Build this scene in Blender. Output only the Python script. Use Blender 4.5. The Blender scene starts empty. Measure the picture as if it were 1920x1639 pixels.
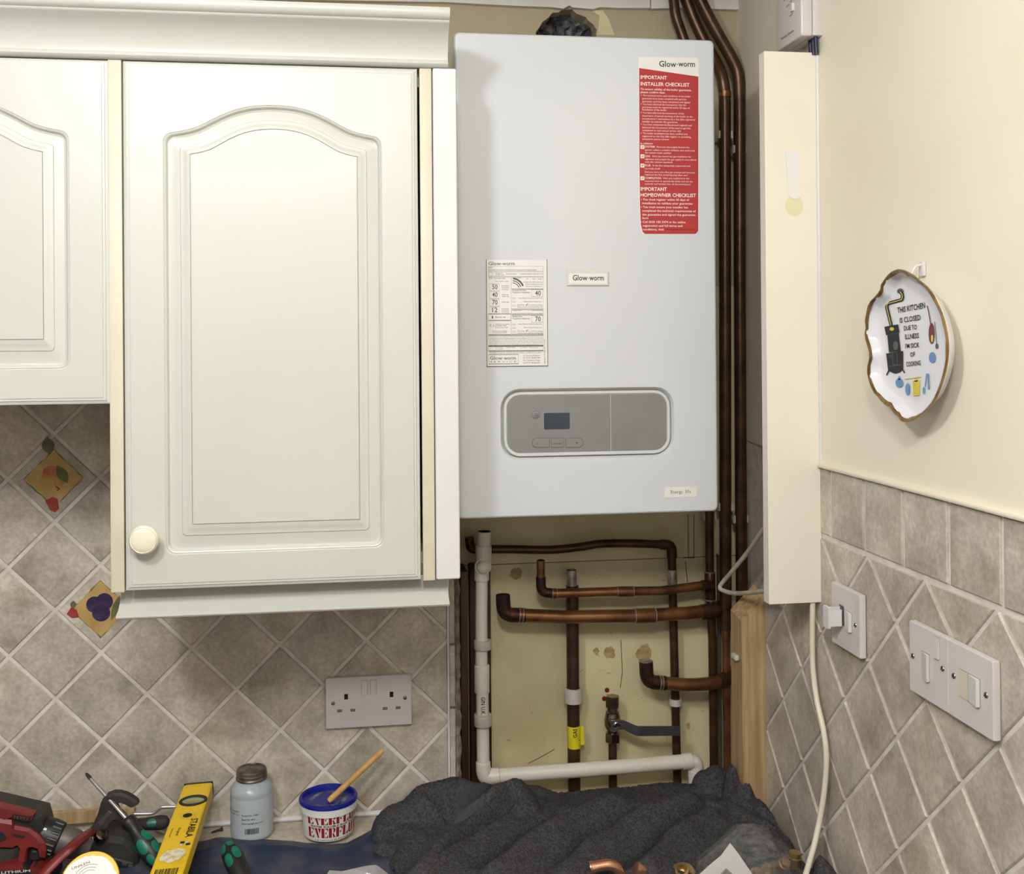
import bpy, bmesh, math, random
from mathutils import Vector, Matrix, noise
random.seed(7)
C = bpy.context.scene.collection
# ------------------------------------------------------------------ camera
ZO = 1.564                                   # height of the reference tile joint above the floor
F, CX, CY = 1975.61, 941.11, 634.81          # focal length and principal point (1920 x 1639 frame)
R = Matrix(((0.99066934, 0.13609146, 0.00730589), (-0.1360535, 0.99068642, -0.00546509), (-0.0079816, 0.00442011, 0.99995838)))
CAM = Vector((0.499023, -1.829902, 0.145148 + ZO))
cd = bpy.data.cameras.new('camera')
cam = bpy.data.objects.new('camera', cd); C.objects.link(cam)
rt, fw, up = R.col[0], R.col[1], R.col[2]
M = Matrix((( rt[0], up[0], -fw[0], CAM[0]), (rt[1], up[1], -fw[1], CAM[1]), (rt[2], up[2], -fw[2], CAM[2]), (0, 0, 0, 1)))
cam.matrix_world = M
cd.sensor_width = 36; cd.lens = F / 1920 * 36
cd.shift_x = (960 - CX) / 1920; cd.shift_y = (CY - 819.5) / 1920
cd.clip_start = 0.02
bpy.context.scene.camera = cam
# ------------------------------------------------------------------ world, lamps, exposure
w = bpy.data.worlds.new('world'); bpy.context.scene.world = w; w.use_nodes = True
w.node_tree.nodes['Background'].inputs[0].default_value = (1, .95, .88, 1)
w.node_tree.nodes['Background'].inputs[1].default_value = .3
def lamp(name, loc, watts, radius, col):
    d = bpy.data.lights.new(name, 'POINT'); d.energy = watts; d.shadow_soft_size = radius; d.color = col
    o = bpy.data.objects.new(name, d); C.objects.link(o); o.location = loc; return o
lamp('ceiling_lamp', (.005, -1.52, .80 + ZO), 29, .075, (.975, .982, .99))
lamp('ceiling_lamp', (.45, -2.0, .82 + ZO), 32, .08, (.975, .982, .99))
vs = bpy.context.scene.view_settings
vs.view_transform = 'Standard'; vs.look = 'None'; vs.gamma = 1; vs.exposure = 0.12; vs.use_curve_mapping = False

# ------------------------------------------------------------------ helpers
def ray(px, py): return R @ Vector(((px - CX) / F, 1, -(py - CY) / F))
def Y(px, py, y): d = ray(px, py); return CAM + d * ((y - CAM.y) / d.y)
def X(px, py, x): d = ray(px, py); return CAM + d * ((x - CAM.x) / d.x)
def Z(px, py, z): d = ray(px, py); return CAM + d * ((z - CAM.z) / d.z)
def dist(p): return (Vector(p) - CAM).dot(fw)
def m_px(p): return dist(p) / F              # metres per pixel at a point
WT = .90
XR = 1.180

class MB:
    def __init__(s): s.v = []; s.f = []; s.m = []; s.s = []
    def add(s, vs, fs, mat=0, smooth=False):
        b = len(s.v); s.v += [Vector(p) for p in vs]
        for f in fs: s.f.append([b + i for i in f]); s.m.append(mat); s.s.append(smooth)
    def box(s, a, b, mat=0):
        x0, y0, z0 = a; x1, y1, z1 = b
        s.add([(x0,y0,z0),(x1,y0,z0),(x1,y1,z0),(x0,y1,z0),(x0,y0,z1),(x1,y0,z1),(x1,y1,z1),(x0,y1,z1)],
              [(0,1,2,3),(4,5,6,7),(0,1,5,4),(1,2,6,5),(2,3,7,6),(3,0,4,7)], mat)
    def rbox(s, a, b, bev=.002, seg=2, mat=0, M=None):
        bm = bmesh.new(); bmesh.ops.create_cube(bm, size=1)
        ctr = [(a[i] + b[i]) / 2 for i in range(3)]; sz = [abs(b[i] - a[i]) for i in range(3)]
        for v in bm.verts: v.co = Vector([v.co[i] * sz[i] + ctr[i] for i in range(3)])
        if bev > 0: bmesh.ops.bevel(bm, geom=bm.edges[:], offset=min(bev, min(sz) * .49), segments=seg, affect='EDGES', profile=.5)
        bm.verts.index_update()
        s.add([(M @ v.co) if M else v.co.copy() for v in bm.verts], [[v.index for v in f.verts] for f in bm.faces], mat, True)
        bm.free()
    def prism(s, pts, fr, d0, d1, mat=0, smooth=False):
        o, u, v, n = fr; k = len(pts)
        P = [o + u * a + v * b + n * d0 for a, b in pts] + [o + u * a + v * b + n * d1 for a, b in pts]
        s.add(P, [list(range(k)), list(range(k, 2 * k))] + [(i, (i + 1) % k, k + (i + 1) % k, k + i) for i in range(k)], mat, smooth)
    def cprism(s, pts, fr, d0, d1, c=.001, mat=0):            # prism with a chamfered front edge (front at d1)
        o, u, v, n = fr; k = len(pts); sg = 1 if d1 > d0 else -1
        cx = sum(p[0] for p in pts) / k; cy = sum(p[1] for p in pts) / k
        rad = sum(math.hypot(p[0] - cx, p[1] - cy) for p in pts) / k
        q = [(cx + (a - cx) * (1 - c * 1.3 / rad), cy + (b - cy) * (1 - c * 1.3 / rad)) for a, b in pts]
        L = [[o + u * a + v * b + n * d0 for a, b in pts], [o + u * a + v * b + n * (d1 - sg * c) for a, b in pts], [o + u * a + v * b + n * d1 for a, b in q]]
        s.loft(L, mat=mat, smooth=False, cap0=True, cap1=True)
    def flat(s, pts, fr, d, mat=0):
        o, u, v, n = fr
        s.add([o + u * a + v * b + n * d for a, b in pts], [list(range(len(pts)))], mat)
    def loft(s, loops, mat=0, smooth=True, cap0=False, cap1=False, closed=True, mats=None):
        k = len(loops[0]); P = [p for L in loops for p in L]; b = len(s.v); s.v += [Vector(p) for p in P]
        for i in range(len(loops) - 1):
            for j in range(k if closed else k - 1):
                s.f.append([b + i * k + j, b + i * k + (j + 1) % k, b + (i + 1) * k + (j + 1) % k, b + (i + 1) * k + j])
                s.m.append(mats[i] if mats else mat); s.s.append(smooth)
        if cap0: s.f.append([b + j for j in range(k)]); s.m.append(mat if not mats else mats[0]); s.s.append(smooth)
        if cap1: s.f.append([b + (len(loops) - 1) * k + j for j in range(k)]); s.m.append(mat if not mats else mats[-1]); s.s.append(smooth)
    def tube(s, path, r, seg=14, mat=0, caps=True, squash=None):
        path = [Vector(p) for p in path]; n = len(path)
        rs = r if isinstance(r, (list, tuple)) else [r] * n
        T = []
        for i in range(n):
            d = path[min(i + 1, n - 1)] - path[max(i - 1, 0)]; T.append(d.normalized())
        ref = Vector((0, -1, 0)) if abs(T[0].y) < .9 else Vector((0, 0, 1))
        nrm = (ref - T[0] * ref.dot(T[0])).normalized(); loops = []
        for i in range(n):
            nrm = (nrm - T[i] * nrm.dot(T[i])).normalized(); bn = T[i].cross(nrm)
            q = squash or (1, 1)
            loops.append([path[i] + (nrm * math.cos(a) * q[0] + bn * math.sin(a) * q[1]) * rs[i] for a in [2 * math.pi * j / seg for j in range(seg)]])
        s.loft(loops, mat, True, caps, caps)
    def lathe(s, prof, o, ax=(0, 0, 1), seg=28, mat=0, mats=None, cap0=True, cap1=True, sy=1):
        ax = Vector(ax).normalized(); ref = Vector((0, 0, 1)) if abs(ax.z) < .9 else Vector((1, 0, 0))
        u = ref.cross(ax).normalized(); v = ax.cross(u); o = Vector(o)
        s.loft([[o + ax * h + (u * math.cos(2*math.pi*j/seg) + v * math.sin(2*math.pi*j/seg) * sy) * max(r, 1e-5) for j in range(seg)] for r, h in prof], mat, True, cap0, cap1, True, mats)

WORLD = {}
def setp(o, label=None, cat=None, group=None, kind=None):
    if label: o['label'] = label
    if cat: o['category'] = cat
    if group: o['group'] = group
    if kind: o['kind'] = kind
    return o
def link(name, data, loc, parent=None):
    o = bpy.data.objects.new(name, data); C.objects.link(o)
    WORLD[o.name] = Vector(loc)
    if parent: o.parent = parent; o.location = Vector(loc) - WORLD[parent.name]
    else: o.location = loc
    return o
def thing(name, label, cat, loc, group=None, kind=None):
    return setp(link(name, None, loc), label, cat, group, kind)
def make_mesh(name, mb, mats, org=Vector((0, 0, 0)), sharp=38):
    me = bpy.data.meshes.new(name)
    me.from_pydata([tuple(p - org) for p in mb.v], [], mb.f)
    me.polygons.foreach_set('material_index', mb.m); me.polygons.foreach_set('use_smooth', mb.s)
    for m in (mats if isinstance(mats, (list, tuple)) else [mats]): me.materials.append(m)
    bm = bmesh.new(); bm.from_mesh(me); bmesh.ops.recalc_face_normals(bm, faces=bm.faces[:]); bm.to_mesh(me); bm.free()
    if any(mb.s): me.set_sharp_from_angle(angle=math.radians(sharp))
    me.update(); return me
def part(name, mb, mats, parent=None, label=None, cat=None, group=None, kind=None, sharp=38, wn=False):
    lo = [min(p[i] for p in mb.v) for i in range(3)]; hi = [max(p[i] for p in mb.v) for i in range(3)]
    org = Vector([(lo[i] + hi[i]) / 2 for i in range(3)])
    if not parent: org.z = lo[2]
    o = link(name, make_mesh(name, mb, mats, org, sharp), org, parent)
    if wn: q = o.modifiers.new('wn', 'WEIGHTED_NORMAL'); q.weight = 100; q.keep_sharp = True
    return setp(o, label, cat, group, kind)

def glyphs(s, bold=0):
    cu = bpy.data.curves.new('t', 'FONT'); cu.body = s; cu.size = 1; cu.resolution_u = 2; cu.offset = bold
    ob = bpy.data.objects.new('t', cu); me = bpy.data.meshes.new_from_object(ob)
    vs = [v.co.to_2d() for v in me.vertices]; fs = [list(p.vertices) for p in me.polygons]
    bpy.data.objects.remove(ob); bpy.data.curves.remove(cu); bpy.data.meshes.remove(me)
    return vs, fs
CAPH = .70
def text(mb, s, fr, a, b, h, width=None, d=.0003, mat=0, bold=0, shear=0, fmap=None):
    """lettering, left end of the baseline at (a,b) in the frame fr, capital height h"""
    vs, fs = glyphs(s, bold)
    if not vs: return
    x0 = min(v.x for v in vs); x1 = max(v.x for v in vs); k = h / CAPH
    sx = k if not width else width / max(x1 - x0, 1e-6)
    o, u, v, n = fr or (None,) * 4; P = []
    for q in vs:
        aa, bb = a + (q.x - x0) * sx + q.y * k * shear, b + q.y * k
        P.append(fmap(aa, bb, d) if fmap else o + u * aa + v * bb + n * d)
    mb.add(P, fs, mat)
FXZ = lambda p: (Vector(p), Vector((1, 0, 0)), Vector((0, 0, 1)), Vector((0, -1, 0)))      # faces the room
FYZ = lambda p: (Vector(p), Vector((0, -1, 0)), Vector((0, 0, 1)), Vector((-1, 0, 0)))     # on the right wall
FXY = lambda p: (Vector(p), Vector((1, 0, 0)), Vector((0, 1, 0)), Vector((0, 0, 1)))
def text_px(mb, s, px, py, wpx, hpx, y, mat=0, bold=0, d=.0003, shear=0):
    p = Y(px, py, y); q = Y(px + wpx, py, y); k = m_px(p)
    text(mb, s, FXZ(p), 0, 0, hpx * k, abs(q.x - p.x) if wpx else None, d, mat, bold, shear)
def ell(rx, ry, n=20, cx=0, cy=0): return [(cx + rx * math.cos(2*math.pi*i/n), cy + ry * math.sin(2*math.pi*i/n)) for i in range(n)]
def rrect(w, h, r, k=5, cx=0, cy=0):
    out = []
    for sx, sy, a0 in ((1, 1, 0), (-1, 1, 90), (-1, -1, 180), (1, -1, 270)):
        for i in range(k):
            a = math.radians(a0 + 90 * i / (k - 1))
            out.append((cx + sx * (w / 2 - r) + r * math.cos(a), cy + sy * (h / 2 - r) + r * math.sin(a)))
    return out
def smooth_path(pts, n=6):
    P = [Vector(p) for p in pts]; out = []
    for i in range(len(P) - 1):
        a, b, c, d = P[max(i-1, 0)], P[i], P[i+1], P[min(i+2, len(P)-1)]
        for k in range(n):
            t = k / n
            out.append(.5 * ((2*b) + (c-a)*t + (2*a-5*b+4*c-d)*t*t + (-a+3*b-3*c+d)*t**3))
    return out + [P[-1]]
def fillet(pts, r, n=6):
    P = [Vector(p) for p in pts]; out = [P[0]]
    for i in range(1, len(P) - 1):
        a, b, c = P[i-1], P[i], P[i+1]; d0 = (a-b); d1 = (c-b); rr = min(r, d0.length*.49, d1.length*.49)
        p, q = b + d0.normalized()*rr, b + d1.normalized()*rr
        for k in range(n + 1):
            t = k / n; out.append(p*(1-t)**2 + b*2*t*(1-t) + q*t*t)
    return out + [P[-1]]

# ------------------------------------------------------------------ materials
def srgb(r, g, b):
    f = lambda c: (c/255/12.92) if c/255 <= .04045 else ((c/255 + .055)/1.055)**2.4
    return (f(r), f(g), f(b), 1)
def mat(name, col, rough=.5, metal=0, col2=None, nscale=20, lo=.4, hi=.65, bump=0, bscale=200, coat=0, sheen=0, spec=.5, stretch=None, rnd=0, detail=5):
    m = bpy.data.materials.new(name); m.use_nodes = True; nt = m.node_tree; N = nt.nodes; L = nt.links
    p = N['Principled BSDF']; p.inputs['Roughness'].default_value = rough; p.inputs['Metallic'].default_value = metal
    p.inputs['Base Color'].default_value = col; p.inputs['Specular IOR Level'].default_value = spec
    p.inputs['Coat Weight'].default_value = coat; p.inputs['Sheen Weight'].default_value = sheen
    tc = N.new('ShaderNodeTexCoord'); src = tc.outputs['Object']
    if rnd:
        oi = N.new('ShaderNodeObjectInfo'); vm = N.new('ShaderNodeVectorMath'); vm.operation = 'MULTIPLY_ADD'
        cmb = N.new('ShaderNodeCombineXYZ')
        for i in range(3): L.new(oi.outputs['Random'], cmb.inputs[i])
        L.new(cmb.outputs[0], vm.inputs[0]); vm.inputs[1].default_value = (17, 29, 41); L.new(src, vm.inputs[2]); src = vm.outputs[0]
    if stretch:
        mp = N.new('ShaderNodeMapping'); mp.inputs['Scale'].default_value = stretch; L.new(src, mp.inputs['Vector']); src = mp.outputs[0]
    if col2:
        nz = N.new('ShaderNodeTexNoise'); nz.inputs['Scale'].default_value = nscale; nz.inputs['Detail'].default_value = detail; L.new(src, nz.inputs['Vector'])
        rp = N.new('ShaderNodeValToRGB'); rp.color_ramp.elements[0].position = lo; rp.color_ramp.elements[1].position = hi
        rp.color_ramp.elements[0].color = col; rp.color_ramp.elements[1].color = col2
        L.new(nz.outputs['Fac'], rp.inputs['Fac'])
        out = rp.outputs['Color']
        if rnd:
            hs = N.new('ShaderNodeHueSaturation'); mr = N.new('ShaderNodeMapRange'); mr.inputs[3].default_value = 1 - rnd; mr.inputs[4].default_value = 1 + rnd
            L.new(oi.outputs['Random'], mr.inputs[0]); L.new(mr.outputs[0], hs.inputs['Value']); L.new(out, hs.inputs['Color']); out = hs.outputs[0]
        L.new(out, p.inputs['Base Color'])
    if bump:
        nb = N.new('ShaderNodeTexNoise'); nb.inputs['Scale'].default_value = bscale; nb.inputs['Detail'].default_value = 3; L.new(src, nb.inputs['Vector'])
        bp = N.new('ShaderNodeBump'); bp.inputs['Strength'].default_value = bump; bp.inputs['Distance'].default_value = .002
        L.new(nb.outputs['Fac'], bp.inputs['Height']); L.new(bp.outputs[0], p.inputs['Normal'])
    return m
def tile_mat():
    m = mat('tile_glaze', srgb(160,151,134), .42, col2=srgb(212,205,192), nscale=15, lo=.30, hi=.66, bump=.25, bscale=90, rnd=.08, detail=12)
    nt = m.node_tree; N = nt.nodes; L = nt.links; p = N['Principled BSDF']; nz = next(n for n in N if n.type == 'TEX_NOISE' and abs(n.inputs['Scale'].default_value - 15) < .1)
    nz.inputs['Roughness'].default_value = .68; src = nz.inputs['Vector'].links[0].from_socket; base = p.inputs['Base Color'].links[0].from_socket
    n2 = N.new('ShaderNodeTexNoise'); n2.inputs['Scale'].default_value = 7; n2.inputs['Detail'].default_value = 2; L.new(src, n2.inputs['Vector'])
    r2 = N.new('ShaderNodeValToRGB'); r2.color_ramp.elements[0].position = .35; r2.color_ramp.elements[1].position = .65; r2.color_ramp.elements[0].color = (.88, .87, .86, 1); r2.color_ramp.elements[1].color = (1.08, 1.06, 1.03, 1); L.new(n2.outputs['Fac'], r2.inputs['Fac'])
    n3 = N.new('ShaderNodeTexNoise'); n3.inputs['Scale'].default_value = 160; n3.inputs['Detail'].default_value = 4; L.new(src, n3.inputs['Vector'])
    r3 = N.new('ShaderNodeValToRGB'); r3.color_ramp.elements[0].position = .36; r3.color_ramp.elements[1].position = .70; r3.color_ramp.elements[0].color = (.86, .85, .84, 1); r3.color_ramp.elements[1].color = (1.1, 1.1, 1.1, 1); L.new(n3.outputs['Fac'], r3.inputs['Fac'])
    m1 = N.new('ShaderNodeMix'); m1.data_type = 'RGBA'; m1.blend_type = 'MULTIPLY'; m1.inputs[0].default_value = 1; L.new(base, m1.inputs[6]); L.new(r2.outputs[0], m1.inputs[7])
    m2 = N.new('ShaderNodeMix'); m2.data_type = 'RGBA'; m2.blend_type = 'MULTIPLY'; m2.inputs[0].default_value = 1; L.new(m1.outputs[2], m2.inputs[6]); L.new(r3.outputs[0], m2.inputs[7]); L.new(m2.outputs[2], p.inputs['Base Color']); return m
M_tile = tile_mat()
M_grout = mat('grout', srgb(224,217,207), .85, col2=srgb(206,198,187), nscale=40, bump=.3, bscale=300)
M_cream = mat('cream_wall_paint', srgb(238,230,210), .6, col2=srgb(235,226,204), nscale=6, bump=.05, bscale=120)
M_beige = mat('beige_wall_paint', srgb(184,171,141), .7, col2=srgb(174,160,130), nscale=5, bump=.15, bscale=80)
M_board = mat('cream_board_paint', srgb(219,207,164), .55, col2=srgb(192,179,136), nscale=9, lo=.45, hi=.85, bump=.15, bscale=50, detail=10)
M_ceil = mat('ceiling_paint', srgb(232,228,220), .8, col2=srgb(222,216,206), nscale=8)
M_dim = mat('room_paint', srgb(150,150,149), .8, col2=srgb(144,144,143), nscale=3)
M_floor = mat('floor_vinyl', srgb(150,135,115), .5, col2=srgb(130,116,98), nscale=5)
M_door = mat('door_foil', srgb(199,200,191), .36, col2=srgb(196,197,188), nscale=4, bump=.03, bscale=700)
M_carc = mat('cream_edge_board', srgb(214,207,187), .5, col2=srgb(209,201,179), nscale=10)
M_white = mat('white_board', srgb(218,217,217), .4, col2=srgb(215,214,214), nscale=6)
M_wpl = mat('white_plastic', srgb(214,208,206), .3, col2=srgb(208,202,200), nscale=10)
M_knob = mat('cream_ceramic', srgb(232,228,206), .15, col2=srgb(228,223,200), nscale=9, coat=.3)
M_boil = mat('boiler_enamel', srgb(205,208,212), .22, col2=srgb(202,205,209), nscale=3, coat=.2)
M_panel = mat('grey_panel', srgb(128,129,128), .45, col2=srgb(124,125,124), nscale=15)
M_bezel = mat('light_grey_bezel', srgb(206,207,205), .28, col2=srgb(203,204,202), nscale=15)
M_lcd = mat('dark_display', srgb(52,60,72), .1, col2=srgb(48,56,67), nscale=8)
M_dk = mat('dark_gap', srgb(22,20,18), .8, col2=srgb(28,25,22), nscale=30)
M_red = mat('sticker_red', srgb(172,40,42), .45, col2=srgb(168,38,40), nscale=20)
M_stk = mat('sticker_paper', srgb(226,225,219), .5, col2=srgb(223,222,216), nscale=20)
M_ink = mat('black_print', srgb(28,28,30), .6, col2=srgb(34,34,36), nscale=50)
M_ink2 = mat('grey_print', srgb(96,94,92), .6, col2=srgb(90,88,86), nscale=50)
M_wink = mat('white_print', srgb(240,222,216), .6, col2=srgb(236,216,210), nscale=50)
M_cop = mat('aged_copper', srgb(90,64,43), .35, .6, col2=srgb(58,43,31), nscale=24, lo=.35, hi=.7, bump=.15, bscale=90)
M_cop2 = mat('dull_copper', srgb(156,107,70), .32, .75, col2=srgb(100,66,45), nscale=22, lo=.4, hi=.72, bump=.12, bscale=90)
M_cop3 = mat('bright_copper', srgb(226,172,140), .24, .85, col2=srgb(208,150,116), nscale=30)
M_black_cop = mat('scorched_copper', srgb(58,40,32), .45, .6, col2=srgb(110,62,44), nscale=45, lo=.5, hi=.7, bump=.3, bscale=150)
M_sold = mat('solder', srgb(186,178,168), .4, .6, col2=srgb(140,130,118), nscale=60)
M_chr = mat('chrome', srgb(190,186,180), .18, 1, col2=srgb(170,164,156), nscale=30)
M_chr2 = mat('dark_chrome', srgb(128,130,132), .3, .8, col2=srgb(110,112,114), nscale=20)
M_nick = mat('nickel_brass', srgb(150,138,122), .25, 1, col2=srgb(122,110,94), nscale=40)
M_pvc = mat('white_pvc', srgb(226,221,208), .35, col2=srgb(222,212,192), nscale=14, lo=.5, hi=.8)
M_clip = mat('white_clip', srgb(206,200,188), .5, col2=srgb(196,188,174), nscale=30)
M_yel = mat('yellow_tape', srgb(226,216,40), .4, col2=srgb(214,200,36), nscale=40)
M_pine = mat('pine', srgb(192,164,124), .6, col2=srgb(160,128,90), nscale=5, lo=.35, hi=.65, stretch=(22, 22, 1.2), bump=.2, bscale=30)
M_dwood = mat('dark_stained_wood', srgb(72,42,28), .6, col2=srgb(48,28,20), nscale=6, stretch=(14, 14, 1), bump=.2, bscale=40)
M_plaster = mat('rough_plaster', srgb(150,140,126), .9, col2=srgb(112,102,90), nscale=60, lo=.4, hi=.6, bump=.8, bscale=120)
M_rub = mat('dark_rubble', srgb(132,132,136), .95, col2=srgb(64,64,68), nscale=70, lo=.35, hi=.6, bump=1, bscale=130)
M_trunk = mat('cream_boxing_paint', srgb(236,230,214), .4, col2=srgb(233,226,208), nscale=5)
M_stain = mat('glue_stain', srgb(228,217,180), .5, col2=srgb(226,214,175), nscale=20)
M_cable = mat('grey_white_cable', srgb(206,196,178), .5, col2=srgb(184,172,152), nscale=40)
M_cable2 = mat('cream_cable', srgb(226,218,198), .4, col2=srgb(220,210,190), nscale=30)
M_wt = mat('worktop_laminate', srgb(206,196,178), .4, col2=srgb(188,176,156), nscale=90, lo=.4, hi=.6)
M_tarp = mat('blue_sheet', srgb(38,48,72), .45, col2=srgb(98,100,106), nscale=14, lo=.46, hi=.78, bump=.3, bscale=60, detail=10)
M_hem = mat('charcoal_hem', srgb(78,77,79), 1, col2=srgb(70,69,71), nscale=200, bump=.4, bscale=500, spec=.1)
M_towel = mat('charcoal_terry', srgb(84,83,85), 1, col2=srgb(60,59,61), nscale=260, lo=.38, hi=.62, bump=1, bscale=520, spec=.1)
M_black = mat('black_plastic', srgb(28,28,28), .45, col2=srgb(40,39,38), nscale=20, bump=.1, bscale=200)
M_rubber = mat('dusty_black_rubber', srgb(40,39,36), .7, col2=srgb(56,54,50), nscale=25, bump=.2, bscale=200)
M_gchk = mat('dusty_grey_metal', srgb(104,100,96), .5, .3, col2=srgb(78,74,70), nscale=30)
M_tred = mat('tool_red', srgb(124,36,32), .45, col2=srgb(106,32,28), nscale=25)
M_green = mat('green_grip', srgb(22,120,96), .4, col2=srgb(18,108,86), nscale=30)
M_lvl = mat('level_yellow', srgb(240,200,28), .4, col2=srgb(214,172,30), nscale=35, lo=.55, hi=.8)
M_vial = mat('vial_green', srgb(160,166,128), .1, col2=srgb(128,136,98), nscale=30)
M_steel = mat('steel', srgb(206,204,200), .28, .75, col2=srgb(190,187,182), nscale=40)
M_bott = mat('grey_bottle', srgb(168,178,184), .3, col2=srgb(160,170,177), nscale=8)
M_blab = mat('bottle_label', srgb(184,192,196), .35, col2=srgb(178,186,191), nscale=10)
M_cap = mat('tarnished_cap', srgb(124,114,104), .38, .6, col2=srgb(86,76,68), nscale=50)
M_tub = mat('tub_white', srgb(232,230,226), .35, col2=srgb(226,224,220), nscale=14)
M_lid = mat('lid_blue', srgb(18,30,140), .3, col2=srgb(16,26,120), nscale=16)
M_flux = mat('smeared_flux', srgb(30,38,92), .3, col2=srgb(150,150,140), nscale=44, lo=.46, hi=.74, bump=.4, bscale=80)
M_stick = mat('wood_stick', srgb(204,160,100), .6, col2=srgb(184,138,80), nscale=8, stretch=(8, 8, 8))
M_elab = mat('deep_red_print', srgb(150,22,34), .45, col2=srgb(144,20,32), nscale=20)
M_brass = mat('brass', srgb(196,172,116), .28, .85, col2=srgb(170,144,90), nscale=30)
M_porc = mat('porcelain', srgb(226,226,230), .12, col2=srgb(222,222,227), nscale=6, coat=.4)
M_gold = mat('gilt', srgb(158,126,78), .3, .8, col2=srgb(120,92,54), nscale=60)
M_foil = mat('silver_film', srgb(206,206,208), .25, .4, col2=srgb(176,176,180), nscale=12)
M_parch = mat('parchment_print', srgb(196,164,104), .45, col2=srgb(178,144,86), nscale=30)
M_pear = mat('pear_print', srgb(182,84,52), .4, col2=srgb(196,158,88), nscale=22, lo=.4, hi=.6)
M_plum = mat('plum_print', srgb(44,34,66), .35, col2=srgb(66,52,88), nscale=50)
M_leaf = mat('leaf_print', srgb(88,92,58), .45, col2=srgb(110,110,66), nscale=40)
M_cherry = mat('cherry_print', srgb(150,52,46), .4, col2=srgb(164,66,54), nscale=40)
M_pblue = mat('blue_print', srgb(110,150,190), .3, col2=srgb(96,136,180), nscale=60)
M_pyel = mat('yellow_print', srgb(226,206,74), .3, col2=srgb(214,190,60), nscale=60)
M_pred = mat('maroon_print', srgb(120,34,34), .3, col2=srgb(110,30,30), nscale=60)
M_navy = mat('navy_insulation', srgb(30,38,62), .4, col2=srgb(26,32,54), nscale=50)
M_stained = mat('rust_stain', srgb(160,128,90), .8, col2=srgb(182,160,116), nscale=70, lo=.4, hi=.6)
M_plug = mat('red_wall_plug', srgb(120,28,28), .5, col2=srgb(104,24,24), nscale=30)
def bag_mat():
    m = bpy.data.materials.new('clear_polythene'); m.use_nodes = True; nt = m.node_tree; N = nt.nodes; L = nt.links
    N.remove(N['Principled BSDF']); out = N['Material Output']
    t = N.new('ShaderNodeBsdfTransparent'); t.inputs[0].default_value = (.86, .86, .85, 1)
    g = N.new('ShaderNodeBsdfPrincipled'); g.inputs['Base Color'].default_value = srgb(176,176,172); g.inputs['Roughness'].default_value = .12
    nz = N.new('ShaderNodeTexNoise'); nz.inputs['Scale'].default_value = 14; nz.inputs['Detail'].default_value = 4
    mr = N.new('ShaderNodeMapRange'); mr.inputs[1].default_value = .35; mr.inputs[2].default_value = .75; mr.inputs[3].default_value = .10; mr.inputs[4].default_value = .34
    mx = N.new('ShaderNodeMixShader'); L.new(nz.outputs['Fac'], mr.inputs[0]); L.new(mr.outputs[0], mx.inputs[0])
    L.new(t.outputs[0], mx.inputs[1]); L.new(g.outputs[0], mx.inputs[2]); L.new(mx.outputs[0], out.inputs[0]); return m
M_bag = bag_mat()

# ------------------------------------------------------------------ the setting
CEIL = ZO + .805
def struct(name, mb, mats, label): return part(name, mb, mats, label=label, cat='structure', kind='structure')
mb = MB(); mb.box((-1.4, -2.75, -.05), (1.5, .3, 0)); struct('floor', mb, M_floor, 'plain vinyl kitchen floor below the units')
CEIL2 = ZO + .93
mb = MB(); mb.box((-1.4, -.62, CEIL), (1.5, .3, CEIL + .40)); mb.box((-1.4, -2.75, CEIL2), (1.5, -.62, CEIL2 + .05)); ceil = struct('ceiling', mb, M_ceil, 'off-white painted kitchen ceiling above the boiler')
mb = MB(); mb.box((-1.4, -2.75, 0), (-1.35, .3, CEIL2)); struct('wall_left', mb, M_dim, 'plain painted wall at the far left end of the kitchen')
mb = MB(); mb.box((-1.35, -2.75, 0), (1.19, -2.7, CEIL2)); struct('wall_front', mb, M_dim, 'plain painted wall behind the camera')
# tiled wall on the left
XE = .672
mb = MB(); mb.box((-1.35, .003, 0), (.652, .10, ZO + .32)); mb.box((.652, .004, 0), (XE, .10, ZO + .32), 1)
wall_back = struct('wall_back', mb, [M_grout, M_plaster], 'diagonally tiled grey-beige splashback wall below the wall cabinets')
def clip(poly, u0, u1, v0, v1):
    for ax, lim, sg in ((0, u0, 1), (0, u1, -1), (1, v0, 1), (1, v1, -1)):
        out = []
        for i in range(len(poly)):
            p, q = poly[i], poly[(i + 1) % len(poly)]
            a, b = sg * (p[ax] - lim), sg * (q[ax] - lim)
            if a >= 0: out.append(p)
            if (a >= 0) != (b >= 0):
                t = a / (a - b); out.append((p[0] + (q[0]-p[0])*t, p[1] + (q[1]-p[1])*t))
        poly = out
        if not poly: return []
    return poly
def area(p): return abs(sum(p[i][0]*p[(i+1) % len(p)][1] - p[(i+1) % len(p)][0]*p[i][1] for i in range(len(p)))) / 2
def one_tile(poly, fr, parent, cache={}, key=None):
    o, u, v, n = fr
    ca = sum(p[0] for p in poly) / len(poly); cb = sum(p[1] for p in poly) / len(poly)
    loc = o + u * ca + v * cb
    if key and key in cache: me = cache[key]
    else:
        mb = MB(); mb.cprism([(a - ca, b - cb) for a, b in poly], (Vector((0, 0, 0)), u, v, n), -.0035, 0, .0016)
        me = make_mesh('tile', mb, M_tile)
        if key: cache[key] = me
    return link('tile', me, loc + n * random.uniform(-.0006, .0002), parent)
H = .07297
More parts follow.
